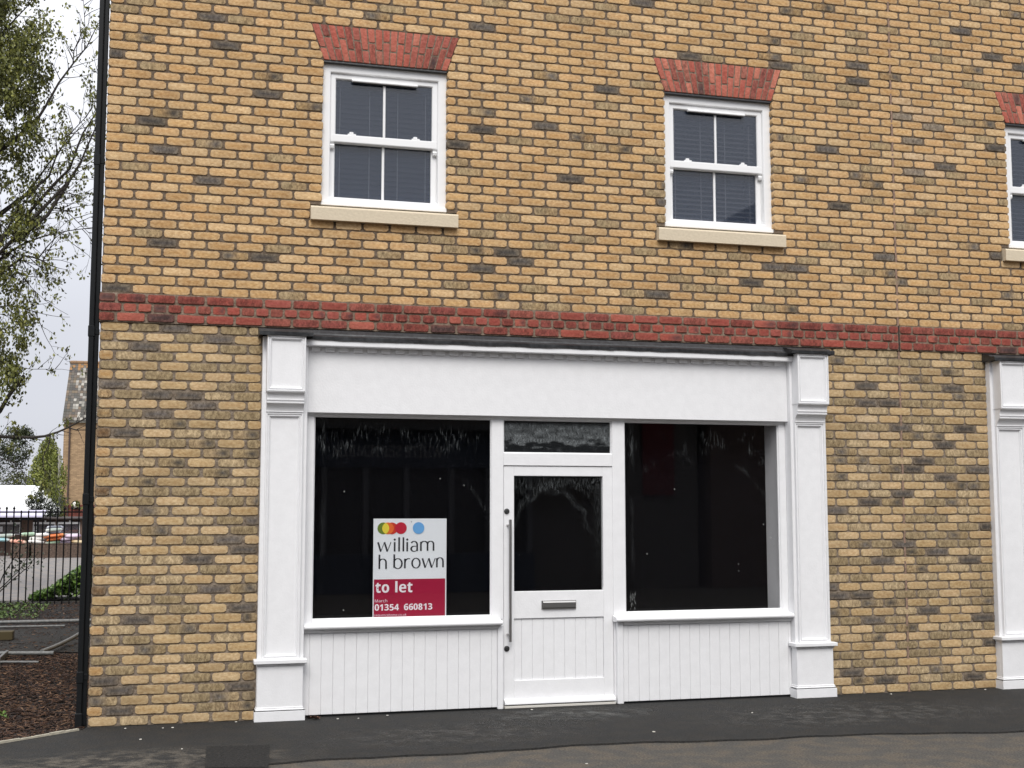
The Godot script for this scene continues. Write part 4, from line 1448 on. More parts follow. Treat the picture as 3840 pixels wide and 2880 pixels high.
# ------------------------------------------------------------------ garden strip beside the building
func side_garden() -> void:
	var g := RandomNumberGenerator.new()
	g.seed = 41
	var soil := Mb.new()
	var fn := FastNoiseLite.new()
	fn.seed = 4
	fn.frequency = 0.9
	var hy := func(x: float, z: float) -> float: return -0.012 + 0.03 * fn.get_noise_2d(x, z) * smoothstep(0.0, 0.4, (0.085 - x * 0.828) - z)
	var nx := 26
	var nz := 60
	for i in nx:
		for j in nz:
			var x0 := -6.0 + 5.995 * i / nx
			var x1 := -6.0 + 5.995 * (i + 1) / nx
			var q := []
			for p in [[x0, j], [x1, j], [x1, j + 1], [x0, j + 1]]:
				var ze: float = 0.07 - p[0] * 0.828
				var z := lerpf(ze, -13.7, p[1] / float(nz))
				q.append(Vector3(p[0], hy.call(p[0], z), z))
			soil.quad(q[0], q[1], q[2], q[3], Vector3.UP)
	struct("garden_bed", soil, M.soil)
	var mb := Mb.new()
	for i in 10:
		for j in 12:
			var q := []
			for p in [[i, j], [i + 1, j], [i + 1, j + 1], [i, j + 1]]:
				var x: float = -4.0 + 3.99 * p[0] / 10.0
				var z: float = -5.2 - 3.3 * p[1] / 12.0 + 0.15 * sin(x * 2.0 + p[1])
				q.append(Vector3(x, hy.call(x, z) + 0.012, z))
			mb.quad(q[0], q[1], q[2], q[3], Vector3.UP)
	struct("weed_membrane", mb, M.membrane)
	# bark chippings
	var cm := Mb.new()
	cm.box(Vector3(-0.5, -0.12, -0.16), Vector3(0.5, 0.12, 0.16), 0.1)
	var mm := MultiMesh.new()
	mm.transform_format = MultiMesh.TRANSFORM_3D
	mm.use_colors = true
	mm.mesh = cm.mesh()
	var N := 24000
	mm.instance_count = N
	var cols := [lin(74, 48, 34), lin(92, 62, 44), lin(58, 38, 28), lin(112, 80, 58), lin(140, 108, 82), lin(46, 32, 26), lin(66, 44, 32)]
	for i in N:
		var t := g.randf()
		var z: float
		var x: float
		if t < 0.80:
			z = g.randf_range(-5.2, 1.6)
			x = g.randf_range(-2.2, -0.03)
			if z > 0.05 - x * 0.828:
				z = 0.05 - x * 0.828 - g.randf() * 1.5
		elif t < 0.95:
			z = g.randf_range(-13.5, -8.4)
			x = g.randf_range(-3.2, -0.05)
		else:
			z = g.randf_range(-8.5, -5.0)
			x = g.randf_range(-2.6, -0.05)
		var ln := g.randf_range(0.02, 0.065) * (1.35 if g.randf() < 0.06 else 1.0)
		var b := Basis.from_euler(Vector3(g.randf_range(-0.35, 0.35), g.randf_range(0, TAU), g.randf_range(-0.3, 0.3)))
		b = b * Basis.from_scale(Vector3(ln, g.randf_range(0.008, 0.016) * 2.0, g.randf_range(0.009, 0.02) * 2.5))
		mm.set_instance_transform(i, Transform3D(b, Vector3(x, hy.call(x, z) + g.randf_range(0.002, 0.022), z)))
		var c: Color = cols[g.randi() % 7]
		mm.set_instance_color(i, c * g.randf_range(0.24, 0.66))
	var mi := MultiMeshInstance3D.new()
	mi.name = "bark_chippings"
	mi.multimesh = mm
	mi.material_override = M.chip
	add_child(mi, true)
	tag(mi, "dark brown bark chippings covering the bed beside the drainpipe", "bark chippings")
	mi.set_meta("kind", "stuff")
	# pale timber edging between tarmac and bark
	var ed := Mb.new()
	var a := Vector3(-0.055, 0, 0.105)
	var dir := Vector3(-0.77, 0, 0.638)
	var sd := Vector3(-dir.z, 0, dir.x)
	for i in 40:
		var p := a + dir * (i * 0.12)
		var q := a + dir * ((i + 1) * 0.12)
		var w0 := sd * 0.013
		var h0 := 0.014 + 0.003 * sin(i * 1.7)
		var up := Vector3(0, h0, 0)
		ed.quad(p - w0 + up, p + w0 + up, q + w0 + up, q - w0 + up, Vector3.UP)
		ed.quad(p + w0, q + w0, q + w0 + up, p + w0 + up, sd)
		ed.quad(p - w0, q - w0, q - w0 + up, p - w0 + up, -sd)
	tag(part(self, "path_edging", ed, tri_planar(flat(0.52, 0.48, 0.38, 0.8), noise_tex(18, 0.02, 0.7, 1.0), Vector3(2, 2, 2))), "thin pale edging strip between bark bed and dark tarmac, left of the drainpipe", "edging")
	# loose conduit
	var pipe := func(label: String, pts: Array, rad: float, at: Vector3) -> Node3D:
		var o := thing("conduit_pipe", label, "pipe", at, "grey conduit pipes lying on the bark")
		var m := Mb.new()
		var rs := []
		var ps := []
		for p in pts:
			rs.append(rad)
			ps.append(p - at)
		m.tube(ps, rs, 10)
		part(o, "tube", m, M.conduit)
		return o
	var p1: Node3D = pipe.call("grey pipe with a clip, nearest thick length ending on the bark", [Vector3(-3.2, 0.045, -4.98), Vector3(-1.2, 0.045, -4.93), Vector3(-0.64, 0.045, -4.8)], 0.022, Vector3(-1.2, 0, -4.93))
	var rng := Mb.new()
	rng.tube([Vector3(-0.36, 0.045, -0.01), Vector3(-0.22, 0.045, -0.006), Vector3(-0.21, 0.045, -0.006)], [0.026, 0.026, 0.026], 12)
	part(p1, "coupling", rng, M.conduit)
	part(p1, "clip", bx(Vector3(0.045, 0.0, -0.03), Vector3(0.075, 0.075, 0.68), 0.004), M.conduit)
	pipe.call("thin pale pipe lying in front of the thick clipped one", [Vector3(-3.0, 0.03, -4.35), Vector3(-1.1, 0.026, -4.26), Vector3(-0.74, 0.02, -4.2)], 0.013, Vector3(-1.1, 0, -4.26))
	var cur := []
	for i in 13:
		var t := i / 12.0
		cur.append(Vector3(-0.78, 0.05, -4.95).lerp(Vector3(-0.52, 0.06, -5.9), t).lerp(Vector3(-0.52, 0.06, -5.9).lerp(Vector3(-0.30, 0.16, -7.9), t), t))
	pipe.call("grey pipe curving back towards the drainpipe", cur, 0.024, Vector3(-0.6, 0, -6.0))
	pipe.call("long grey pipe lying farthest back, across the membrane edge", [Vector3(-4.0, 0.05, -8.95), Vector3(-1.5, 0.055, -8.85), Vector3(-0.3, 0.06, -8.8)], 0.024, Vector3(-1.5, 0, -8.85))
	pipe.call("pale broken pipe just in front of the farthest long grey pipe", [Vector3(-4.0, 0.03, -8.45), Vector3(-1.5, 0.03, -8.4), Vector3(-0.8, 0.03, -8.36)], 0.014, Vector3(-1.5, 0, -8.4))
	tag(part(self, "timber_block", bx(Vector3(-1.95, 0.0, -7.05), Vector3(-1.30, 0.105, -6.85), 0.006), flat(0.06, 0.045, 0.018, 0.9)), "olive brown timber block lying on the membrane at the left edge", "timber block")

	# low weeds, leaf by leaf
	leafy("ground_weeds", "low green weeds growing on the bark in front of the iron fence", "weeds", 2600, 0.03, 0.06, [lin(70, 92, 34), lin(86, 108, 44), lin(54, 74, 30)], func(gg):
		var x: float = gg.randf_range(-3.4, -1.35)
		var z: float = gg.randf_range(-13.0, -9.9)
		if x > -1.7 and gg.randf() < 0.6: x -= 0.8
		return Vector3(x, 0.01 + 0.09 * gg.randf() * gg.randf(), z), 51)
	leafy("small_weed", "small green weed growing in the bark near the pale edging", "weed", 90, 0.02, 0.04, [lin(76, 104, 40), lin(96, 124, 52)], func(gg):
		var a2: float = gg.randf() * TAU
		var rr: float = gg.randf() * 0.13
		return Vector3(-0.72 + cos(a2) * rr, 0.03 + gg.randf() * 0.05, -0.42 + sin(a2) * rr * 1.2), 52)
	leafy("ivy_bank", "bright green ivy bank behind the iron fence beside the drainpipe", "ivy", 9000, 0.06, 0.12, [lin(66, 96, 32), lin(92, 124, 46), lin(50, 74, 26), lin(110, 138, 60)], func(gg):
		var t2: float = gg.randf()
		var x: float = lerpf(-1.85, 0.6, t2)
		var top: float = lerpf(0.06, 0.62, smoothstep(0.0, 0.42, t2))
		return Vector3(x, top * sqrt(gg.randf()), -14.0 - gg.randf() * 1.6), 53)

func leafy(called: String, label: String, category: String, count: int, s0: float, s1: float, cols: Array, place: Callable, sd: int) -> void:
	var o := leaf_cloud(called, count, s0, s1, cols, place, sd)
	add_child(o, true)
	tag(o, label, category)
	o.set_meta("kind", "stuff")

func leaf_mesh() -> ArrayMesh:
	var m := Mb.new()
	var tip := Vector3(0, 0.5, 0)
	var bot := Vector3(0, -0.5, 0)
	var l := Vector3(-0.3, -0.08, 0.07)
	var r := Vector3(0.3, -0.08, 0.07)
	m.tri(bot, r, tip, Vector3(0.25, 0, 1).normalized())
	m.tri(bot, tip, l, Vector3(-0.25, 0, 1).normalized())
	return m.mesh()

func leaf_cloud(called: String, count: int, s0: float, s1: float, cols: Array, place: Callable, sd: int, down := 0.0) -> MultiMeshInstance3D:
	var g := RandomNumberGenerator.new()
	g.seed = sd
	if not M.has("leaf_shape"):
		M["leaf_shape"] = leaf_mesh()
	var mm := MultiMesh.new()
	mm.transform_format = MultiMesh.TRANSFORM_3D
	mm.use_colors = true
	mm.mesh = M.leaf_shape
	mm.instance_count = count
	for i in count:
		var p: Vector3 = place.call(g)
		var s := g.randf_range(s0, s1)
		var b := Basis.from_euler(Vector3(g.randf_range(-1.5, 1.5), g.randf() * TAU, g.randf_range(-1.2, 1.2)))
		if down > 0.0 and g.randf() < down:
			b = Basis.from_euler(Vector3(g.randf_range(-0.4, 0.4), g.randf() * TAU, PI + g.randf_range(-0.5, 0.5)))
		mm.set_instance_transform(i, Transform3D(b.scaled(Vector3(s, s, s)), p))
		var c: Color = cols[g.randi() % cols.size()]
		mm.set_instance_color(i, c * g.randf_range(0.75, 1.2))
	var o := MultiMeshInstance3D.new()
	o.name = called
	o.multimesh = mm
	o.material_override = M.leaf
	return o

func iron_fence() -> void:
	var f := thing("iron_fence", "black iron railings with spear tips across the end of the bark bed", "fence", Vector3(0, 0, -13.0))
	var z := 0.0
	part(f, "rail", bx(Vector3(-6.6, 1.56, -0.012), Vector3(0.5, 1.585, 0.012), 0.003), M.iron)
	var bar := Mb.new()
	bar.tube([Vector3(0, 0, 0), Vector3(0, 1.60, 0)], [0.0125, 0.0125], 8)
	var bm := bar.mesh()
	var tip := Mb.new()
	tip.lathe([Vector2(0.010, 1.60), Vector2(0.018, 1.606), Vector2(0.018, 1.612), Vector2(0.011, 1.618), Vector2(0.024, 1.628), Vector2(0.026, 1.634), Vector2(0.013, 1.655), Vector2(0.0, 1.685)], Vector3.ZERO, Vector3.UP, 8)
	var tm := tip.mesh()
	var kk := 0
	var x := -6.5
	while x < 0.45:
		var b := part(f, "bar", bm, M.iron)
		b.position.x = x
		# four plain bars stand between the runs of tipped ones
		if not (x > -1.93 and x < -1.36):
			part(b, "spear_tip", tm, M.iron)
		x += 0.1176
	for px in [-6.6, 0.42]:
		part(f, "post", bx(Vector3(px - 0.03, 0, -0.03), Vector3(px + 0.03, 1.7, 0.03), 0.004), M.iron)

# ------------------------------------------------------------------ garden centre yard beyond the fence
func sack_mesh(sd: int, c1: Color, c2: Color) -> ArrayMesh:
	var g := RandomNumberGenerator.new()
	g.seed = sd
	var m := Mb.new()
	var nu := 12
	var nv := 7
	var f := FastNoiseLite.new()
	f.seed = sd
	f.frequency = 1.4
	var idx := []
	for j in nv + 1:
		for i in nu:
			var a := TAU * i / nu
			var v := PI * j / nv
			var d := Vector3(cos(a) * sin(v), cos(v), sin(a) * sin(v))
			var p := Vector3(signf(d.x) * pow(absf(d.x), 0.6) * 0.36, signf(d.y) * pow(absf(d.y), 0.75) * 0.085, signf(d.z) * pow(absf(d.z), 0.6) * 0.24)
			p *= 1.0 + 0.16 * f.get_noise_3d(d.x * 2.0, d.y * 2.0, d.z * 2.0)
			var c := c1 if absf(d.x) < 0.55 else c2
			idx.append(m.vert(p, (d + Vector3(0, d.y, 0)).normalized(), c))
	for j in nv:
		for i in nu:
			var a: int = idx[j * nu + i]
			var b: int = idx[j * nu + (i + 1) % nu]
			var c: int = idx[(j + 1) * nu + (i + 1) % nu]
			var d: int = idx[(j + 1) * nu + i]
			m.face(a, b, c)
			m.face(a, c, d)
	return m.mesh()

func yard_beyond() -> void:
	var g := RandomNumberGenerator.new()
	g.seed = 303
	var rd := Mb.new()
	rd.quad(Vector3(-40, -0.026, -14.4), Vector3(6, -0.026, -14.4), Vector3(6, -1.24, -95), Vector3(-40, -1.24, -95), Vector3.UP)
	struct("yard_road", rd, M.road)
	# timber bays that hold the sacks
	var bay: Node3D = null
	var labels := ["brown timber bay holding sacks, left of three seen through the railings", "brown timber bay under the orange sacks, middle of three", "brown timber bay beside the drainpipe with a dark board along its top", "brown timber bay behind the shrub at the left edge"]
	var bx0 := [-5.42, -4.66, -3.98, -6.25]
	for k in 4:
		if bay == null:
			bay = thing("timber_bay", labels[0], "crate", Vector3(bx0[0], -0.56, -50), "timber bays of the yard")
			for i in 6:
				part(bay, "board", bx(Vector3(0.02 + i * 0.118, 0.03, 0), Vector3(0.02 + i * 0.118 + 0.113, 0.60, 0.03), 0.004), M.timber)
			part(bay, "top_board", bx(Vector3(0.0, 0.602, -0.02), Vector3(0.74, 0.64, 0.05), 0.004), M.timber)
			part(bay, "bottom_board", bx(Vector3(0.0, 0.0, 0.031), Vector3(0.74, 0.10, 0.05), 0.004), M.timber)
			part(bay, "side_board", bx(Vector3(0.0, 0.0, -1.2), Vector3(0.03, 0.60, -0.005), 0.004), M.timber)
			part(bay, "side_board", bx(Vector3(0.71, 0.0, -1.2), Vector3(0.74, 0.60, -0.005), 0.004), M.timber)
		else:
			copy(bay, labels[k], Vector3(bx0[k], -0.56, -50 + 0.1 * k))
	# sacks, one by one
	var kinds := [[lin(214, 120, 70), lin(226, 150, 92), "orange"], [lin(215, 212, 208), lin(228, 228, 226), "white"], [lin(196, 178, 196), lin(130, 110, 130), "mauve"], [lin(150, 158, 150), lin(205, 206, 200), "grey"], [lin(150, 176, 150), lin(206, 214, 202), "pale green"], [lin(96, 98, 108), lin(186, 188, 196), "dark grey"], [lin(150, 190, 196), lin(220, 226, 226), "pale blue"], [lin(206, 186, 150), lin(190, 160, 120), "tan"], [lin(198, 140, 120), lin(220, 190, 170), "pink"]]
	var meshes := []
	for k in kinds.size():
		meshes.append(sack_mesh(500 + k, kinds[k][0], kinds[k][1]))
	var rows := [[-6.75, 0.26, 6, "lowest layer at the far left, behind the shrub"], [-6.55, 0.42, 3, "upper layer at the far left, behind the shrub"], [-6.02, 0.16, 8, "lowest layer beside the left bay"], [-5.62, 0.48, 4, "top of the low pile left of the white sacks"], [-5.25, 0.14, 1, "lowest of the pile on the left bay"], [-5.22, 0.30, 1, "middle of the pile on the left bay"], [-4.98, 0.45, 1, "top of the pile on the left bay"], [-4.55, 0.10, 4, "lowest of the tall pile"], [-4.50, 0.25, 0, "second layer of the tall pile"], [-4.62, 0.40, 0, "third layer of the tall pile, left"], [-4.38, 0.42, 0, "third layer of the tall pile, right"], [-4.58, 0.55, 5, "fifth layer of the tall pile"], [-4.52, 0.67, 3, "near the top of the tall pile"], [-4.50, 0.78, 5, "topmost of the tall pile"], [-3.95, 0.12, 2, "lowest beside the drainpipe"], [-3.90, 0.27, 2, "second layer beside the drainpipe"], [-3.70, 0.40, 2, "topmost beside the drainpipe"], [-3.42, 0.12, 7, "low at the front beside the drainpipe"]]
	for rw in rows:
		var k: int = rw[2]
		var o := part(self, "compost_sack", meshes[k], M.fabric)
		o.position = Vector3(rw[0], rw[1], -50.45 + g.randf_range(-0.15, 0.15))
		o.rotation = Vector3(g.randf_range(-0.12, 0.12), g.randf_range(-0.35, 0.35), g.randf_range(-0.14, 0.14))
		tag(o, "%s sack, %s" % [kinds[k][2], rw[3]], "sack", "sacks piled on the timber bays")
	# low brick sales building with wide windows
	var sb := thing("sales_building", "low brown brick building with wide white windows behind the sacks", "building", Vector3(0, -1.0, -56))
	var wall := flat(0.13, 0.085, 0.065, 0.9)
	var bw := Mb.new()
	bw.box(Vector3(-12, 0.0, -6.0), Vector3(-2.2, 2.10, -0.16))
	for q in [[-12.0, -7.55], [-6.56, -5.98], [-4.94, -4.84], [-3.79, -2.2]]:
		bw.box(Vector3(q[0], 0.0, -0.155), Vector3(q[1], 2.10, 0.0), 0.005)
	bw.box(Vector3(-7.545, 0.0, -0.155), Vector3(-3.795, 1.36, -0.005), 0.0)
	part(sb, "wall", bw, wall)
	part(sb, "roof", bx(Vector3(-12.3, 2.105, -6.3), Vector3(-2.0, 2.2, 0.35), 0.02), flat(0.06, 0.05, 0.048, 0.9))
	for q in [[-7.55, -6.56], [-5.98, -4.94], [-4.84, -3.79]]:
		var wn := Mb.new()
		wn.box(Vector3(q[0], 1.87, -0.15), Vector3(q[1], 1.97, 0.03), 0.004)
		wn.box(Vector3(q[0], 1.36, -0.15), Vector3(q[1], 1.40, 0.02), 0.004)
		wn.box(Vector3(q[0], 1.40, -0.15), Vector3(q[0] + 0.03, 1.87, 0.0), 0.004)
		wn.box(Vector3(q[1] - 0.03, 1.40, -0.15), Vector3(q[1], 1.87, 0.0), 0.004)
		wn.box(Vector3((q[0] + q[1]) * 0.5 + 0.02, 1.97, -0.1), Vector3((q[0] + q[1]) * 0.5 + 0.09, 2.05, 0.05), 0.004)
		var w := part(sb, "window", wn, M.upvc)
		part(w, "pane", bx(Vector3(q[0] + 0.03, 1.40, -0.11), Vector3(q[1] - 0.03, 1.87, -0.10)), M.glass)
		part(w, "notice", bx(Vector3(q[0] + 0.05, 1.50, -0.095), Vector3(q[0] + 0.17, 1.76, -0.09)), M.upvc)
	# long pale canopy
	var cp := thing("canopy", "long lilac grey canopy over the yard at the left edge", "canopy", Vector3(0, -0.9, -54))
	var cv := Mb.new()
	cv.ext_x([Vector2(0.2, 2.12), Vector2(0.2, 2.2), Vector2(-1.6, 2.46), Vector2(-1.6, 2.40)], -10.5, -5.35)
	part(cp, "cover", cv, flat(0.50, 0.48, 0.62, 0.6))
	part(cp, "beam", bx(Vector3(-10.5, 1.98, 0.02), Vector3(-5.4, 2.115, 0.12), 0.005), M.iron)
	for x in [-9.8, -7.9, -5.6]:
		part(cp, "post", bx(Vector3(x, 0.0, 0.03), Vector3(x + 0.09, 1.978, 0.11), 0.004), M.upvc if x < -6 else M.iron)
	# white marquee
	var tn := thing("marquee", "white fabric marquee roof behind the canopy at the left edge", "tent", Vector3(0, -1.2, -64))
	var tr := Mb.new()
	tr.ext_x([Vector2(1.6, 2.5), Vector2(1.0, 3.0), Vector2(0.3, 3.6), Vector2(-0.6, 4.0), Vector2(-2.0, 4.15), Vector2(-4.2, 3.0)], -13.0, -6.9)
	for k in 6:
		var x0 := -6.9 + k * 0.22
		var dd := k * 0.18
		tr.ext_x([Vector2(1.6, 2.5), Vector2(0.9, 3.0 - dd * 0.4), Vector2(0.2, 3.6 - dd), Vector2(-2.0, 4.1 - dd * 1.3), Vector2(-4.2, 2.9 - dd * 0.4)], x0, x0 + 0.22)
	part(tn, "roof", tr, flat(0.80, 0.81, 0.80, 0.7))
	part(tn, "wall", bx(Vector3(-13.0, 0.0, -4.0), Vector3(-5.7, 2.495, 1.4)), flat(0.7, 0.7, 0.7, 0.8))
	# yellow brick building with tiled roof
	var hb := thing("tiled_house", "tall yellow brick building with mossy tiled roof behind the drainpipe", "building", Vector3(0, -1.0, -72))
	part(hb, "wall", bx(Vector3(-5.97, 2.86, -9.0), Vector3(4.0, 7.95, 0.0)), M.far_brick if M.has("far_brick") else far_brick())
	part(hb, "red_brick_base", bx(Vector3(-6.0, 0.0, -9.02), Vector3(4.02, 2.858, 0.03)), tri_planar(flat(0.21, 0.065, 0.05, 0.9), far_brick().albedo_texture, Vector3(0.5, 0.5, 0.5)))
	part(hb, "eaves_board", bx(Vector3(-6.02, 7.952, -9.0), Vector3(4.1, 8.06, 0.22), 0.01), flat(0.30, 0.30, 0.26, 0.7))
	var rf := Mb.new()
	rf.ext_x([Vector2(0.25, 8.065), Vector2(-4.5, 12.2), Vector2(-9.3, 8.065)], -6.05, 4.2)
	var roof := part(hb, "roof", rf, M.void)
	var tcols := [lin(84, 80, 74), lin(74, 72, 68), lin(96, 88, 80), lin(108, 94, 78)]
	for j in 22:                                                   # tile courses, each tile its own edges
		var t0 := j / 22.0
		var course := Mb.new()
		for i in 60:
			var x0 := -6.06 + i * 0.17
			var p := Vector3(x0, lerpf(8.08, 12.2, t0) + 0.02, lerpf(0.28, -4.5, t0))
			var q := Vector3(x0, lerpf(8.08, 12.2, t0 + 0.062) + 0.0, lerpf(0.28, -4.5, t0 + 0.062))
			var c: Color = tcols[g.randi() % 4] * g.randf_range(0.7, 1.15)
			if g.randf() < 0.34 and i > 2 and j < 20:
				c = lin(150, 146, 138) * g.randf_range(0.6, 1.1)
			elif g.randf() < 0.5 and j > 18:
				c = lin(140, 104, 66)
			var nn := Vector3(0, 0.75, 0.65)
			var w := Vector3(0.163, 0, 0)
			var dn := Vector3(0, -0.06, 0.0)
			course.quad(p, p + w, q + w, q, nn, c)
			course.quad(p + dn, p + w + dn, p + w, p, Vector3(0, 0, 1), c * 0.8)
		part(roof, "tile_course", course, M.plain, true)
	var rt := Mb.new()
	for i in 24:
		rt.tube([Vector3(-6.08 + i * 0.42, 12.2, -4.5), Vector3(-6.08 + i * 0.42 + 0.41, 12.2, -4.5)], [0.13, 0.14], 8, lin(128, 102, 74))
	part(roof, "ridge_tile", rt, M.plain, true)
	var gp := Mb.new()
	gp.tube([Vector3(-5.58, 0.2, 0.09), Vector3(-5.62, 7.9, 0.09)], [0.055, 0.055], 8)
	part(hb, "drainpipe", gp, flat(0.055, 0.034, 0.03, 0.6))
	var lm := thing("globe_lamp", "white globe lamp on a dark bracket on the far yellow brick building", "lamp", Vector3(-5.12, 1.87, -71.7))
	var gl := Mb.new()
	var pr := []
	for i in 13:
		var a := -PI / 2 + PI * i / 12.0
		pr.append(Vector2(0.19 * cos(a), 0.19 * sin(a)))
	gl.lathe(pr, Vector3.ZERO, Vector3.UP, 16)
	part(lm, "globe", gl, flat(0.8, 0.78, 0.7, 0.4))
	var br := Mb.new()
	br.lathe([Vector2(0.0, -0.02), Vector2(0.26, -0.02), Vector2(0.26, 0.02), Vector2(0.0, 0.02)], Vector3(0, 0, -0.23), Vector3(0, 0, 1), 18)
	br.tube([Vector3(0, -0.18, 0), Vector3(0, -0.26, 0), Vector3(0, -0.26, -0.24)], [0.03, 0.03, 0.03], 8)
	part(lm, "bracket", br, M.iron)

func far_brick() -> StandardMaterial3D:
	if M.has("far_brick"):
		return M.far_brick
	var px := 256
	var im := Image.create(px, px, false, Image.FORMAT_RGB8)
	var g := RandomNumberGenerator.new()
	g.seed = 6
	im.fill(Color(0.80, 0.78, 0.76))
	for j in 26:
		for i in 9:
			var s := g.randf_range(0.82, 1.0)
			im.fill_rect(Rect2i(int(i * 28.5 + (14 if j % 2 else 0)) % px, int(j * 9.85), 26, 8), Color(s, s * 0.98, s * 0.95))
	var m := tri_planar(flat(0.42, 0.30, 0.185, 0.9), ImageTexture.create_from_image(im), Vector3(0.5, 0.5, 0.5))
	M["far_brick"] = m
	m.resource_name = "far_brick"
	return m

# ------------------------------------------------------------------ trees
func limb(t: Node3D, called: String, pts: Array, r0: float, r1: float, mat: Material, sides := 7) -> void:
	var m := Mb.new()
	var rs := []
	for i in pts.size():
		rs.append(lerpf(r0, r1, float(i) / (pts.size() - 1)))
	m.tube(pts, rs, sides)
	part(t, called, m, mat)

func sprays(starts: Array, g: RandomNumberGenerator, out: Mb, leaves: Array, depth: int, bias: Vector3) -> void:
	# starts: [point, direction, length, radius]; grows bent twigs and notes where leaves sit
	for s in starts:
		var p: Vector3 = s[0]
		var d: Vector3 = s[1]
		var ln: float = s[2]
		var n := maxi(3, int(ln / 0.14))
		var pts := [p]
		var rs := [s[3]]
		var kids := []
		for i in n:
			d = (d + Vector3(g.randf_range(-0.22, 0.22), g.randf_range(-0.22, 0.22), g.randf_range(-0.22, 0.22)) + bias * 0.05).normalized()
			p += d * ln / n
			pts.append(p)
			rs.append(lerpf(s[3], 0.0032, float(i + 1) / n))
			if depth > 0 and i > 0 and g.randf() < 0.62:
				var side := d.cross(Vector3(g.randf_range(-1, 1), g.randf_range(-1, 1), g.randf_range(-1, 1))).normalized()
				kids.append([p, (d * 0.75 + side * 0.75).normalized(), ln * g.randf_range(0.3, 0.6) * (1.0 - 0.45 * i / n), rs[-1] * 0.6])
			if depth <= 1:
				leaves.append(p + Vector3(g.randf_range(-0.03, 0.03), g.randf_range(-0.05, 0.02), g.randf_range(-0.03, 0.03)))
		out.tube(pts, rs, 4, Color.WHITE, false)
		if depth > 0:
			sprays(kids, g, out, leaves, depth - 1, bias)

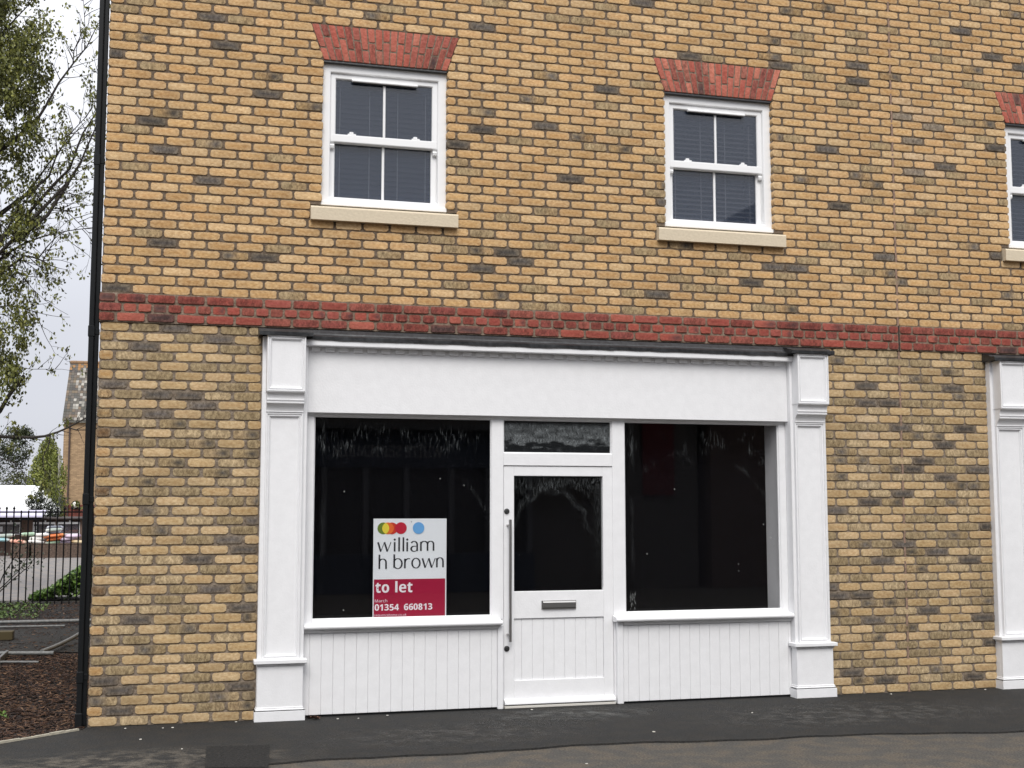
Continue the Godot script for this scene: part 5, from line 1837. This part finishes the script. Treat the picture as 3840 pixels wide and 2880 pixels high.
func trees() -> void:
	var g := RandomNumberGenerator.new()
	g.seed = 1234
	var t := thing("birch_tree", "large tree with sparse spring leaves reaching in over the iron fence from the left", "tree", Vector3(-5.6, 0, -15.4))
	var o := Vector3(-5.6, 0, -15.4)
	var V := func(x: float, y: float, z := -15.0) -> Vector3: return Vector3(x, y, z) - o
	limb(t, "trunk", [Vector3(0, -0.1, 0), Vector3(0.05, 1.5, 0.02), Vector3(0.12, 3.5, 0.0), Vector3(0.1, 6.0, 0.05), Vector3(0.3, 8.5, 0.1), Vector3(0.5, 11.5, 0.0), Vector3(0.55, 13.0, 0)], 0.24, 0.03, M.bark, 10)
	var mains := [
		[[V.call(-5.5, 5.2, -15.4), V.call(-4.0, 7.2, -15.2), V.call(-2.62, 8.56), V.call(-2.31, 8.88), V.call(-2.10, 9.12), V.call(-1.94, 9.43), V.call(-1.75, 9.85), V.call(-1.50, 10.26), V.call(-1.26, 10.62), V.call(-1.07, 11.09)], 0.055, 0.010],
		[[V.call(-5.5, 4.4, -15.4), V.call(-3.4, 6.1, -15.3), V.call(-2.2, 7.3, -15.1), V.call(-1.77, 7.84), V.call(-1.49, 8.17), V.call(-1.36, 8.62), V.call(-1.27, 8.90), V.call(-1.05, 9.30), V.call(-0.9, 9.9)], 0.05, 0.010],
		[[V.call(-5.5, 4.2, -15.4), V.call(-3.0, 6.0, -14.8), V.call(-1.50, 7.84, -14.8), V.call(-1.29, 8.23, -14.8), V.call(-1.19, 8.53, -14.8), V.call(-1.05, 8.90, -14.8), V.call(-0.8, 9.5, -14.8)], 0.05, 0.010],
		[[V.call(-5.5, 4.6, -15.4), V.call(-3.6, 6.5, -15.5), V.call(-2.13, 7.86, -15.4), V.call(-1.90, 8.10, -15.4), V.call(-1.79, 8.48, -15.4), V.call(-1.56, 8.95, -15.4), V.call(-1.28, 9.31, -15.4)], 0.045, 0.008],
		[[V.call(-5.5, 4.8, -15.4), V.call(-3.7, 6.6, -15.7), V.call(-2.35, 7.78, -15.7), V.call(-2.14, 8.10, -15.7), V.call(-1.95, 8.42, -15.7), V.call(-1.72, 8.75, -15.7), V.call(-1.36, 9.25, -15.7)], 0.04, 0.008],
		[[V.call(-1.50, 10.26), V.call(-1.49, 10.53), V.call(-1.39, 10.81), V.call(-1.30, 11.02), V.call(-1.35, 11.57)], 0.016, 0.006],
		[[V.call(-5.45, 2.75, -15.4), V.call(-3.6, 2.95, -15.2), V.call(-2.55, 2.97), V.call(-2.01, 2.96), V.call(-1.77, 2.99), V.call(-1.54, 3.07), V.call(-1.36, 3.16), V.call(-1.07, 3.33), V.call(-0.7, 3.5)], 0.05, 0.010],
		[[V.call(-1.36, 3.16), V.call(-1.20, 3.115), V.call(-1.04, 3.12), V.call(-0.8, 3.15)], 0.017, 0.007],
		[[V.call(-5.45, 2.3, -15.4), V.call(-3.8, 2.7, -15.2), V.call(-2.9, 3.1, -15.0), V.call(-2.57, 3.45), V.call(-2.43, 3.74), V.call(-2.17, 4.13)], 0.06, 0.042],
		[[V.call(-1.67, 3.01), V.call(-1.69, 2.83), V.call(-1.79, 2.58), V.call(-1.75, 2.33), V.call(-1.61, 2.13)], 0.015, 0.005],
		[[V.call(-4.4, 2.95, -15.2), V.call(-3.2, 2.75, -15.1), V.call(-2.54, 2.57), V.call(-2.28, 2.49), V.call(-2.06, 2.24), V.call(-1.74, 2.05)], 0.02, 0.005],
		[[V.call(-3.4, 4.9, -15.1), V.call(-2.9, 4.5, -15.0), V.call(-2.38, 4.295), V.call(-2.06, 4.255), V.call(-1.50, 4.27)], 0.016, 0.004],
		[[V.call(-5.4, 6.5, -15.4), V.call(-4.4, 8.6, -15.6), V.call(-3.4, 10.2, -15.4), V.call(-2.4, 11.4, -15.2)], 0.07, 0.012],
		[[V.call(-5.4, 7.5, -15.4), V.call(-4.8, 9.5, -14.6), V.call(-3.6, 11.0, -14.4), V.call(-2.9, 12.0, -14.4)], 0.06, 0.012],
		[[V.call(-5.5, 4.0, -15.4), V.call(-4.0, 5.2, -15.1), V.call(-2.67, 6.10), V.call(-2.45, 6.24), V.call(-2.25, 6.42), V.call(-2.09, 6.40), V.call(-1.92, 6.34)], 0.045, 0.016],
		[[V.call(-5.5, 4.4, -15.4), V.call(-3.6, 5.9, -14.8), V.call(-2.69, 6.57, -14.8), V.call(-2.56, 6.82, -14.8), V.call(-2.24, 6.80, -14.8), V.call(-2.04, 6.99, -14.8), V.call(-1.84, 7.19, -14.8), V.call(-1.69, 7.48, -14.8), V.call(-1.49, 7.83, -14.8)], 0.06, 0.035],
		[[V.call(-5.5, 4.2, -15.4), V.call(-3.6, 5.6, -15.2), V.call(-2.68, 6.34), V.call(-2.46, 6.52), V.call(-2.24, 6.67), V.call(-2.01, 6.78), V.call(-1.78, 6.87), V.call(-1.48, 6.95), V.call(-1.04, 7.04)], 0.04, 0.008],
		[[V.call(-3.2, 6.4, -15.1), V.call(-2.69, 6.46), V.call(-2.50, 6.45), V.call(-2.34, 6.36), V.call(-2.18, 6.27), V.call(-1.99, 6.13)], 0.02, 0.006],
		[[V.call(-3.2, 6.5, -15.0), V.call(-2.68, 6.32), V.call(-2.45, 6.21), V.call(-2.33, 6.09), V.call(-2.21, 5.95), V.call(-2.07, 5.78), V.call(-1.85, 5.58)], 0.018, 0.005],
		[[V.call(-2.57, 6.92), V.call(-2.46, 7.18), V.call(-2.33, 7.41), V.call(-2.15, 7.62), V.call(-2.0, 7.85)], 0.022, 0.010],
		[[V.call(-1.92, 6.34), V.call(-1.82, 6.54), V.call(-1.71, 6.82), V.call(-1.67, 6.95)], 0.014, 0.006],
		[[V.call(-2.0, 6.38), V.call(-1.92, 6.51), V.call(-1.84, 6.63)], 0.016, 0.014],
		[[V.call(-1.73, 7.40), V.call(-1.52, 7.33), V.call(-1.32, 7.14), V.call(-1.08, 6.91), V.call(-1.06, 6.63)], 0.014, 0.004],
		[[V.call(-5.6, 4.5, -15.4), V.call(-7.2, 6.8, -15.6), V.call(-8.4, 9.0, -15.4), V.call(-8.9, 10.6, -15.2)], 0.09, 0.015],
		[[V.call(-5.5, 3.6, -15.4), V.call(-4.3, 4.6, -15.6), V.call(-3.2, 5.4, -15.4), V.call(-2.5, 5.5, -15.3), V.call(-1.9, 5.35, -15.2)], 0.04, 0.007],
	]
	var twigs := Mb.new()
	var leaves := []
	for k in mains.size():
		var pts: Array = mains[k][0]
		limb(t, "branch", pts, mains[k][1] * 0.8, mains[k][2] * 0.85, M.bark if mains[k][1] > 0.03 else M.twig, 7)
		if k == 8:
			continue
		var st := []
		for i in range(1, pts.size()):
			var a: Vector3 = pts[i - 1]
			var b: Vector3 = pts[i]
			var ln := (b - a).length()
			var cnt := int(ceil(ln / (0.13 if k < 6 else 0.17)))
			for q in cnt:
				var p := a.lerp(b, (q + g.randf()) / cnt)
				var d := (b - a).normalized()
				var sd := d.cross(Vector3(g.randf_range(-1, 1), g.randf_range(-1, 1), g.randf_range(-1, 1))).normalized()
				var big := 0.95 if (k < 6 or k > 11) else 0.5
				st.append([p, (d * 0.6 + sd * 0.9 + Vector3(0, 0.1, 0)).normalized(), g.randf_range(0.3, 0.95) * big, 0.0085])
			if i == pts.size() - 1:
				st.append([b, (b - a).normalized(), 0.5, mains[k][2] * 0.8])
		sprays(st, g, twigs, leaves, 2, Vector3(0.1, 0.15, 0) if k < 6 else Vector3(0.1, -0.5, 0))
	part(t, "twigs", twigs, M.twig, true)
	# leaf positions: some along the twigs, the rest in clumps of the dense crown
	var spots := []
	for p in leaves:
		var w: Vector3 = p + o
		var keep := 0.85
		if w.y < 5.0: keep = 0.7
		if w.x > -1.6: keep *= 0.7
		if g.randf() < keep:
			spots.append(p)
			if g.randf() < 0.8:
				spots.append(p + Vector3(g.randf_range(-0.08, 0.08), g.randf_range(-0.1, 0.04), g.randf_range(-0.08, 0.08)))
	var clumps := []
	for k in 1150:
		var c := Vector3(g.randf_range(-7.6, -1.75), g.randf_range(6.3, 12.6), g.randf_range(-17.0, -13.6))
		var q := Vector3((c.x + 4.6) / 2.75, (c.y - 9.9) / 3.3, (c.z + 15.3) / 2.2)
		if q.length() > 1.0:
			continue
		clumps.append([c, g.randf_range(0.10, 0.29)])
	for k in 46:
		clumps.append([Vector3(g.randf_range(-3.6, -2.15), g.randf_range(3.6, 7.4), g.randf_range(-15.6, -14.6)), g.randf_range(0.1, 0.26)])
	for c in clumps:
		for i in int(820.0 * c[1]):
			var d: Vector3 = Vector3(g.randfn(), g.randfn() * 1.25, g.randfn()) * c[1] * 0.55
			spots.append(c[0] + d - o)
	var it := [0]
	var cl := leaf_cloud("crown", spots.size(), 0.05, 0.098, [lin(106, 110, 46), lin(86, 90, 38), lin(126, 126, 60), lin(74, 78, 40), lin(114, 118, 52)], func(_g):
		it[0] += 1
		return spots[it[0] - 1], 61, 0.5)
	t.add_child(cl, true)
	cl.set_meta("kind", "stuff")

	# shrub against the fence
	var s := thing("evergreen_shrub", "dark leaved shrub with bare lower stems against the iron fence at the left edge", "shrub", Vector3(-2.5, 0, -13.5))
	var sleaf := []
	for k in 11:
		var a := g.randf_range(-1.3, 1.3)
		var top := Vector3(sin(a) * 0.75 + g.randf_range(-0.15, 0.25), g.randf_range(0.75, 1.25), g.randf_range(-0.3, 0.3))
		limb(s, "stem", [Vector3(g.randf_range(-0.1, 0.1), 0, g.randf_range(-0.1, 0.1)), Vector3(top.x * 0.45, top.y * 0.4, top.z * 0.5), Vector3(top.x * 0.85, top.y * 0.75, top.z), top], 0.013, 0.004, M.twig, 5)
		for i in 75:
			var tt := g.randf_range(0.55, 1.1)
			sleaf.append(Vector3(top.x * tt, top.y * tt, top.z) + Vector3(g.randfn(), g.randfn(), g.randfn()) * 0.12)
	var i2 := [0]
	var c2 := leaf_cloud("foliage", sleaf.size(), 0.04, 0.08, [lin(46, 54, 32), lin(62, 70, 44), lin(36, 44, 28), lin(90, 100, 84)], func(_g):
		i2[0] += 1
		return sleaf[i2[0] - 1], 62)
	s.add_child(c2, true)
	c2.set_meta("kind", "stuff")

	# light green drooping birch by the tiled building
	var wv := thing("drooping_birch", "light green drooping birch with white trunks beside the tiled brick building", "tree", Vector3(-6.0, -1.15, -67))
	for e in [[-0.0, 0.28, 0.2], [0.25, 0.35, 0.1], [0.05, 0.12, -0.2]]:
		limb(wv, "trunk", [Vector3(e[0], 0, e[2]), Vector3(e[1], 3.0, e[2]), Vector3(e[1] - 0.1, 6.2, e[2])], 0.085, 0.03, flat(0.50, 0.48, 0.42, 0.9), 7)
	var wl := []
	for k in 330:
		var a := g.randf() * TAU
		var y := g.randf_range(2.6, 7.0)
		var rr := (1.0 if y < 4.6 else 1.0 * (1.0 - pow((y - 4.6) / 2.5, 2.0))) * sqrt(g.randf()) + 0.05
		var bx2 := -0.35 + cos(a) * rr
		var bz := sin(a) * rr
		var ln := g.randf_range(0.8, 2.3)
		for i in 46:
			wl.append(Vector3(bx2 + g.randfn() * 0.05, y - ln * i / 46.0, bz + g.randfn() * 0.05))
	var i3 := [0]
	var c3 := leaf_cloud("crown", wl.size(), 0.09, 0.16, [lin(108, 116, 46), lin(92, 100, 40), lin(126, 132, 58)], func(_g):
		i3[0] += 1
		return wl[i3[0] - 1], 63, 0.7)
	wv.add_child(c3, true)
	c3.set_meta("kind", "stuff")
	# dark conifer and dark far tree
	bushy("dark_conifer", "dark green conifer bush between marquee and tiled building", Vector3(-5.75, -0.9, -58), [[Vector3(0, 1.7, 0), 0.9], [Vector3(0.4, 2.5, 0.1), 0.75], [Vector3(-0.3, 2.75, -0.1), 0.65], [Vector3(0.4, 1.0, 0), 0.9]], 8000, 0.05, 0.11, [lin(34, 42, 26), lin(46, 54, 32), lin(26, 32, 22)], 64, 2.4)
	bushy("far_dark_tree", "dark green tree behind the marquee at the left edge", Vector3(-10.2, -1.3, -75), [[Vector3(-0.5, 7.0, 0), 1.7], [Vector3(0.9, 6.6, 0.2), 1.3], [Vector3(0.6, 5.4, 0), 1.5], [Vector3(-1.6, 5.8, 0), 1.8], [Vector3(1.5, 7.6, 0), 0.7]], 9000, 0.09, 0.18, [lin(56, 66, 40), lin(72, 80, 48), lin(44, 54, 34)], 65, 6.0)
	bushy("far_green_tree", "olive green tree low behind the marquee and left of the drooping birch", Vector3(-8.2, -1.3, -73), [[Vector3(0, 4.2, 0), 1.0], [Vector3(0.9, 3.9, 0), 0.9], [Vector3(-0.8, 4.3, 0), 0.8]], 3600, 0.09, 0.16, [lin(84, 88, 50), lin(70, 76, 42)], 66, 4.0)

func bushy(called: String, label: String, at: Vector3, balls: Array, count: int, s0: float, s1: float, cols: Array, sd: int, trunk: float) -> void:
	var t := thing(called, label, "tree", at)
	limb(t, "trunk", [Vector3.ZERO, Vector3(0.05, trunk * 0.6, 0), Vector3(0.0, trunk, 0)], 0.16, 0.06, M.bark, 7)
	var cs := []
	var g0 := RandomNumberGenerator.new()
	g0.seed = sd * 3
	for b in balls:
		for k in 26:
			var d: Vector3 = Vector3(g0.randfn(), g0.randfn(), g0.randfn()).normalized() * b[1] * pow(g0.randf(), 0.4)
			cs.append([b[0] + d, b[1] * g0.randf_range(0.10, 0.24)])
	var c := leaf_cloud("crown", count, s0, s1, cols, func(gg):
		var e: Array = cs[gg.randi() % cs.size()]
		return e[0] + Vector3(gg.randfn(), gg.randfn(), gg.randfn()) * e[1], sd)
	t.add_child(c, true)
	c.set_meta("kind", "stuff")

# ------------------------------------------------------------------ what the shop windows mirror
func across_the_street() -> void:
	var g := RandomNumberGenerator.new()
	g.seed = 88
	var z := 14.0
	var h := thing("opposite_shop", "brown brick shop across the street with a dark blue sign, mirrored in the display windows", "shop", Vector3(0, 0, z))
	part(h, "wall", bx(Vector3(-6, 0, 0.12), Vector3(11.2, 5.4, 8.0)), flat(0.085, 0.078, 0.072, 0.9))
	var rf := Mb.new()
	rf.ext_x([Vector2(8.2, 5.41), Vector2(4.0, 7.2), Vector2(-0.2, 5.41)], -6.2, 11.3)
	part(h, "roof", rf, flat(0.05, 0.045, 0.042, 0.9))
	var navy := flat(0.015, 0.028, 0.05, 0.5)
	part(h, "sign_board", bx(Vector3(1.2, 2.42, -0.06), Vector3(9.4, 3.15, 0.115), 0.01), navy)
	part(h, "cornice", bx(Vector3(1.1, 3.152, -0.25), Vector3(9.5, 3.27, 0.115), 0.01), flat(0.07, 0.07, 0.075, 0.6))
	var l := lettering(h, "sign_lettering", "WHITE SEPTEMBER", Vector3.ZERO, 2.16, 0.22, flat(0.28, 0.28, 0.28, 0.5), false, "Droid Serif")
	l.rotation.y = PI
	l.position = Vector3(5.72, 2.56, -0.063)
	part(h, "stall_riser", bx(Vector3(2.6, 0, -0.05), Vector3(7.6, 0.75, 0.115), 0.01), navy)
	for x in [2.6, 3.35, 4.15, 4.95, 5.85, 6.6, 7.45]:
		part(h, "mullion", bx(Vector3(x, 0.752, -0.05), Vector3(x + 0.1, 2.418, 0.115), 0.006), flat(0.10, 0.105, 0.115, 0.5))
	part(h, "window_glass", bx(Vector3(2.6, 0.752, 0.09), Vector3(7.55, 2.418, 0.118)), M.black)
	for x in [-4.0, -1.0, 2.2, 5.4, 8.6]:
		part(h, "upper_window", bx(Vector3(x, 3.7, 0.06), Vector3(x + 1.0, 5.0, 0.118), 0.01), M.dark_steel)
	part(h, "red_banner", bx(Vector3(9.95, 1.9, 0.05), Vector3(10.65, 3.6, 0.118), 0.005), flat(0.10, 0.010, 0.012, 0.8))
	var k := thing("opposite_gabled_house", "dark gabled house across the street, its roof edge mirrored in the middle sash window", "house", Vector3(0, 0, z - 0.1))
	var gb := Mb.new()
	gb.poly(PackedVector2Array([Vector2(11.4, 0), Vector2(20.0, 0), Vector2(20.0, 6.2), Vector2(15.7, 9.6), Vector2(11.4, 6.2)]), 0.0, 8.0)
	part(k, "wall", gb, flat(0.09, 0.06, 0.05, 0.9))
	var rr := Mb.new()
	for s in [[11.1, 6.05, 15.7, 9.75], [20.3, 6.05, 15.7, 9.75]]:
		var a := Vector3(s[0], s[1], -0.25)
		var b := Vector3(s[2], s[3], -0.25)
		var d := Vector3(0, 0, 8.5)
		var up := Vector3(0, 0.14, 0)
		rr.quad(a, b, b + d, a + d, Vector3(0, -1, 0))
		rr.quad(a + up, b + up, b + d + up, a + d + up, Vector3(0, 1, 0))
		rr.quad(a, b, b + up, a + up, Vector3(0, 0, -1))
	part(k, "roof", rr, flat(0.035, 0.032, 0.03, 0.9))
	part(k, "window", bx(Vector3(14.8, 4.2, -0.03), Vector3(16.4, 5.6, -0.002), 0.01), M.dark_steel)

# ------------------------------------------------------------------ small things on the pavement
func litter() -> void:
	var g := RandomNumberGenerator.new()
	g.seed = 17
	var lm := Mb.new()
	var pts := [Vector3(0, 0.004, -0.03), Vector3(0.012, 0.010, -0.012), Vector3(0.03, 0.014, -0.01), Vector3(0.014, 0.008, 0.008), Vector3(0.016, 0.013, 0.028), Vector3(0, 0.005, 0.02), Vector3(-0.016, 0.012, 0.028), Vector3(-0.014, 0.007, 0.006), Vector3(-0.03, 0.015, -0.008), Vector3(-0.012, 0.010, -0.014)]
	for i in 10:
		lm.tri(Vector3(0, 0.003, 0), pts[i], pts[(i + 1) % 10], Vector3(0, 1, 0))
	var mesh := lm.mesh()
	var brown := flat(0.22, 0.095, 0.055, 0.8)
	var spots := [Vector3(1.66, 0.004, 0.04), Vector3(1.71, 0.006, 0.055), Vector3(1.69, 0.006, 0.10)]
	var lbl := ["dry brown leaf nearest the left pilaster", "dry brown leaf under the first boards right of the left pilaster", "dry brown leaf lying farthest out from the boards beside the left pilaster"]
	for i in 3:
		var o := part(self, "dry_leaf", mesh, brown)
		o.position = spots[i]
		o.rotation = Vector3(g.randf_range(-0.4, 0.4), g.randf() * TAU, g.randf_range(-0.4, 0.4))
		o.scale = Vector3.ONE * g.randf_range(0.9, 1.3)
		tag(o, lbl[i], "leaf", "dry leaves beside the left pilaster")
	var pb := Mb.new()
	pb.lathe([Vector2(0.0, -0.6), Vector2(0.7, -0.4), Vector2(1.0, 0.0), Vector2(0.7, 0.45), Vector2(0.0, 0.6)], Vector3.ZERO, Vector3.UP, 7)
	var pm := pb.mesh()
	var stone := flat(0.55, 0.53, 0.48, 0.9)
	var ps := [[0.28, 0.13], [0.40, 0.62], [1.09, 0.05], [0.55, 0.18], [0.62, 0.19], [2.02, 0.13], [3.44, 0.09], [6.73, 0.10], [2.26, 0.06], [1.86, 0.12], [7.70, 0.08], [4.02, 1.3], [0.68, 1.06], [5.1, 0.7], [3.2, 2.2]]
	var names := ["left of the left pilaster, nearest the drainpipe", "out on the tarmac below the drainpipe corner", "against the wall just left of the left pilaster", "at the foot of the wall between drainpipe and left pilaster", "beside its twin left of the left pilaster", "below the boards under the to let notice", "in front of the door threshold", "under the sealed vertical joint of the wall", "close under the boards right of the dry leaves", "just right of the dry leaves", "at the foot of the right-hand pilaster", "on the dark tarmac beyond the door", "at the edge of the rough square patch", "on the dark tarmac below the right display window", "on the old pavement near the bottom edge"]
	for i in ps.size():
		var o := part(self, "pebble", pm, stone)
		var s := g.randf_range(0.006, 0.011)
		o.scale = Vector3(s * 1.3, s * 0.7, s)
		o.rotation.y = g.randf() * TAU
		o.position = Vector3(ps[i][0], s * 0.4 + (-0.012 if ps[i][1] > 1.9 else 0.0), ps[i][1])
		tag(o, "small pale pebble " + names[i], "pebble", "pale pebbles on the pavement")
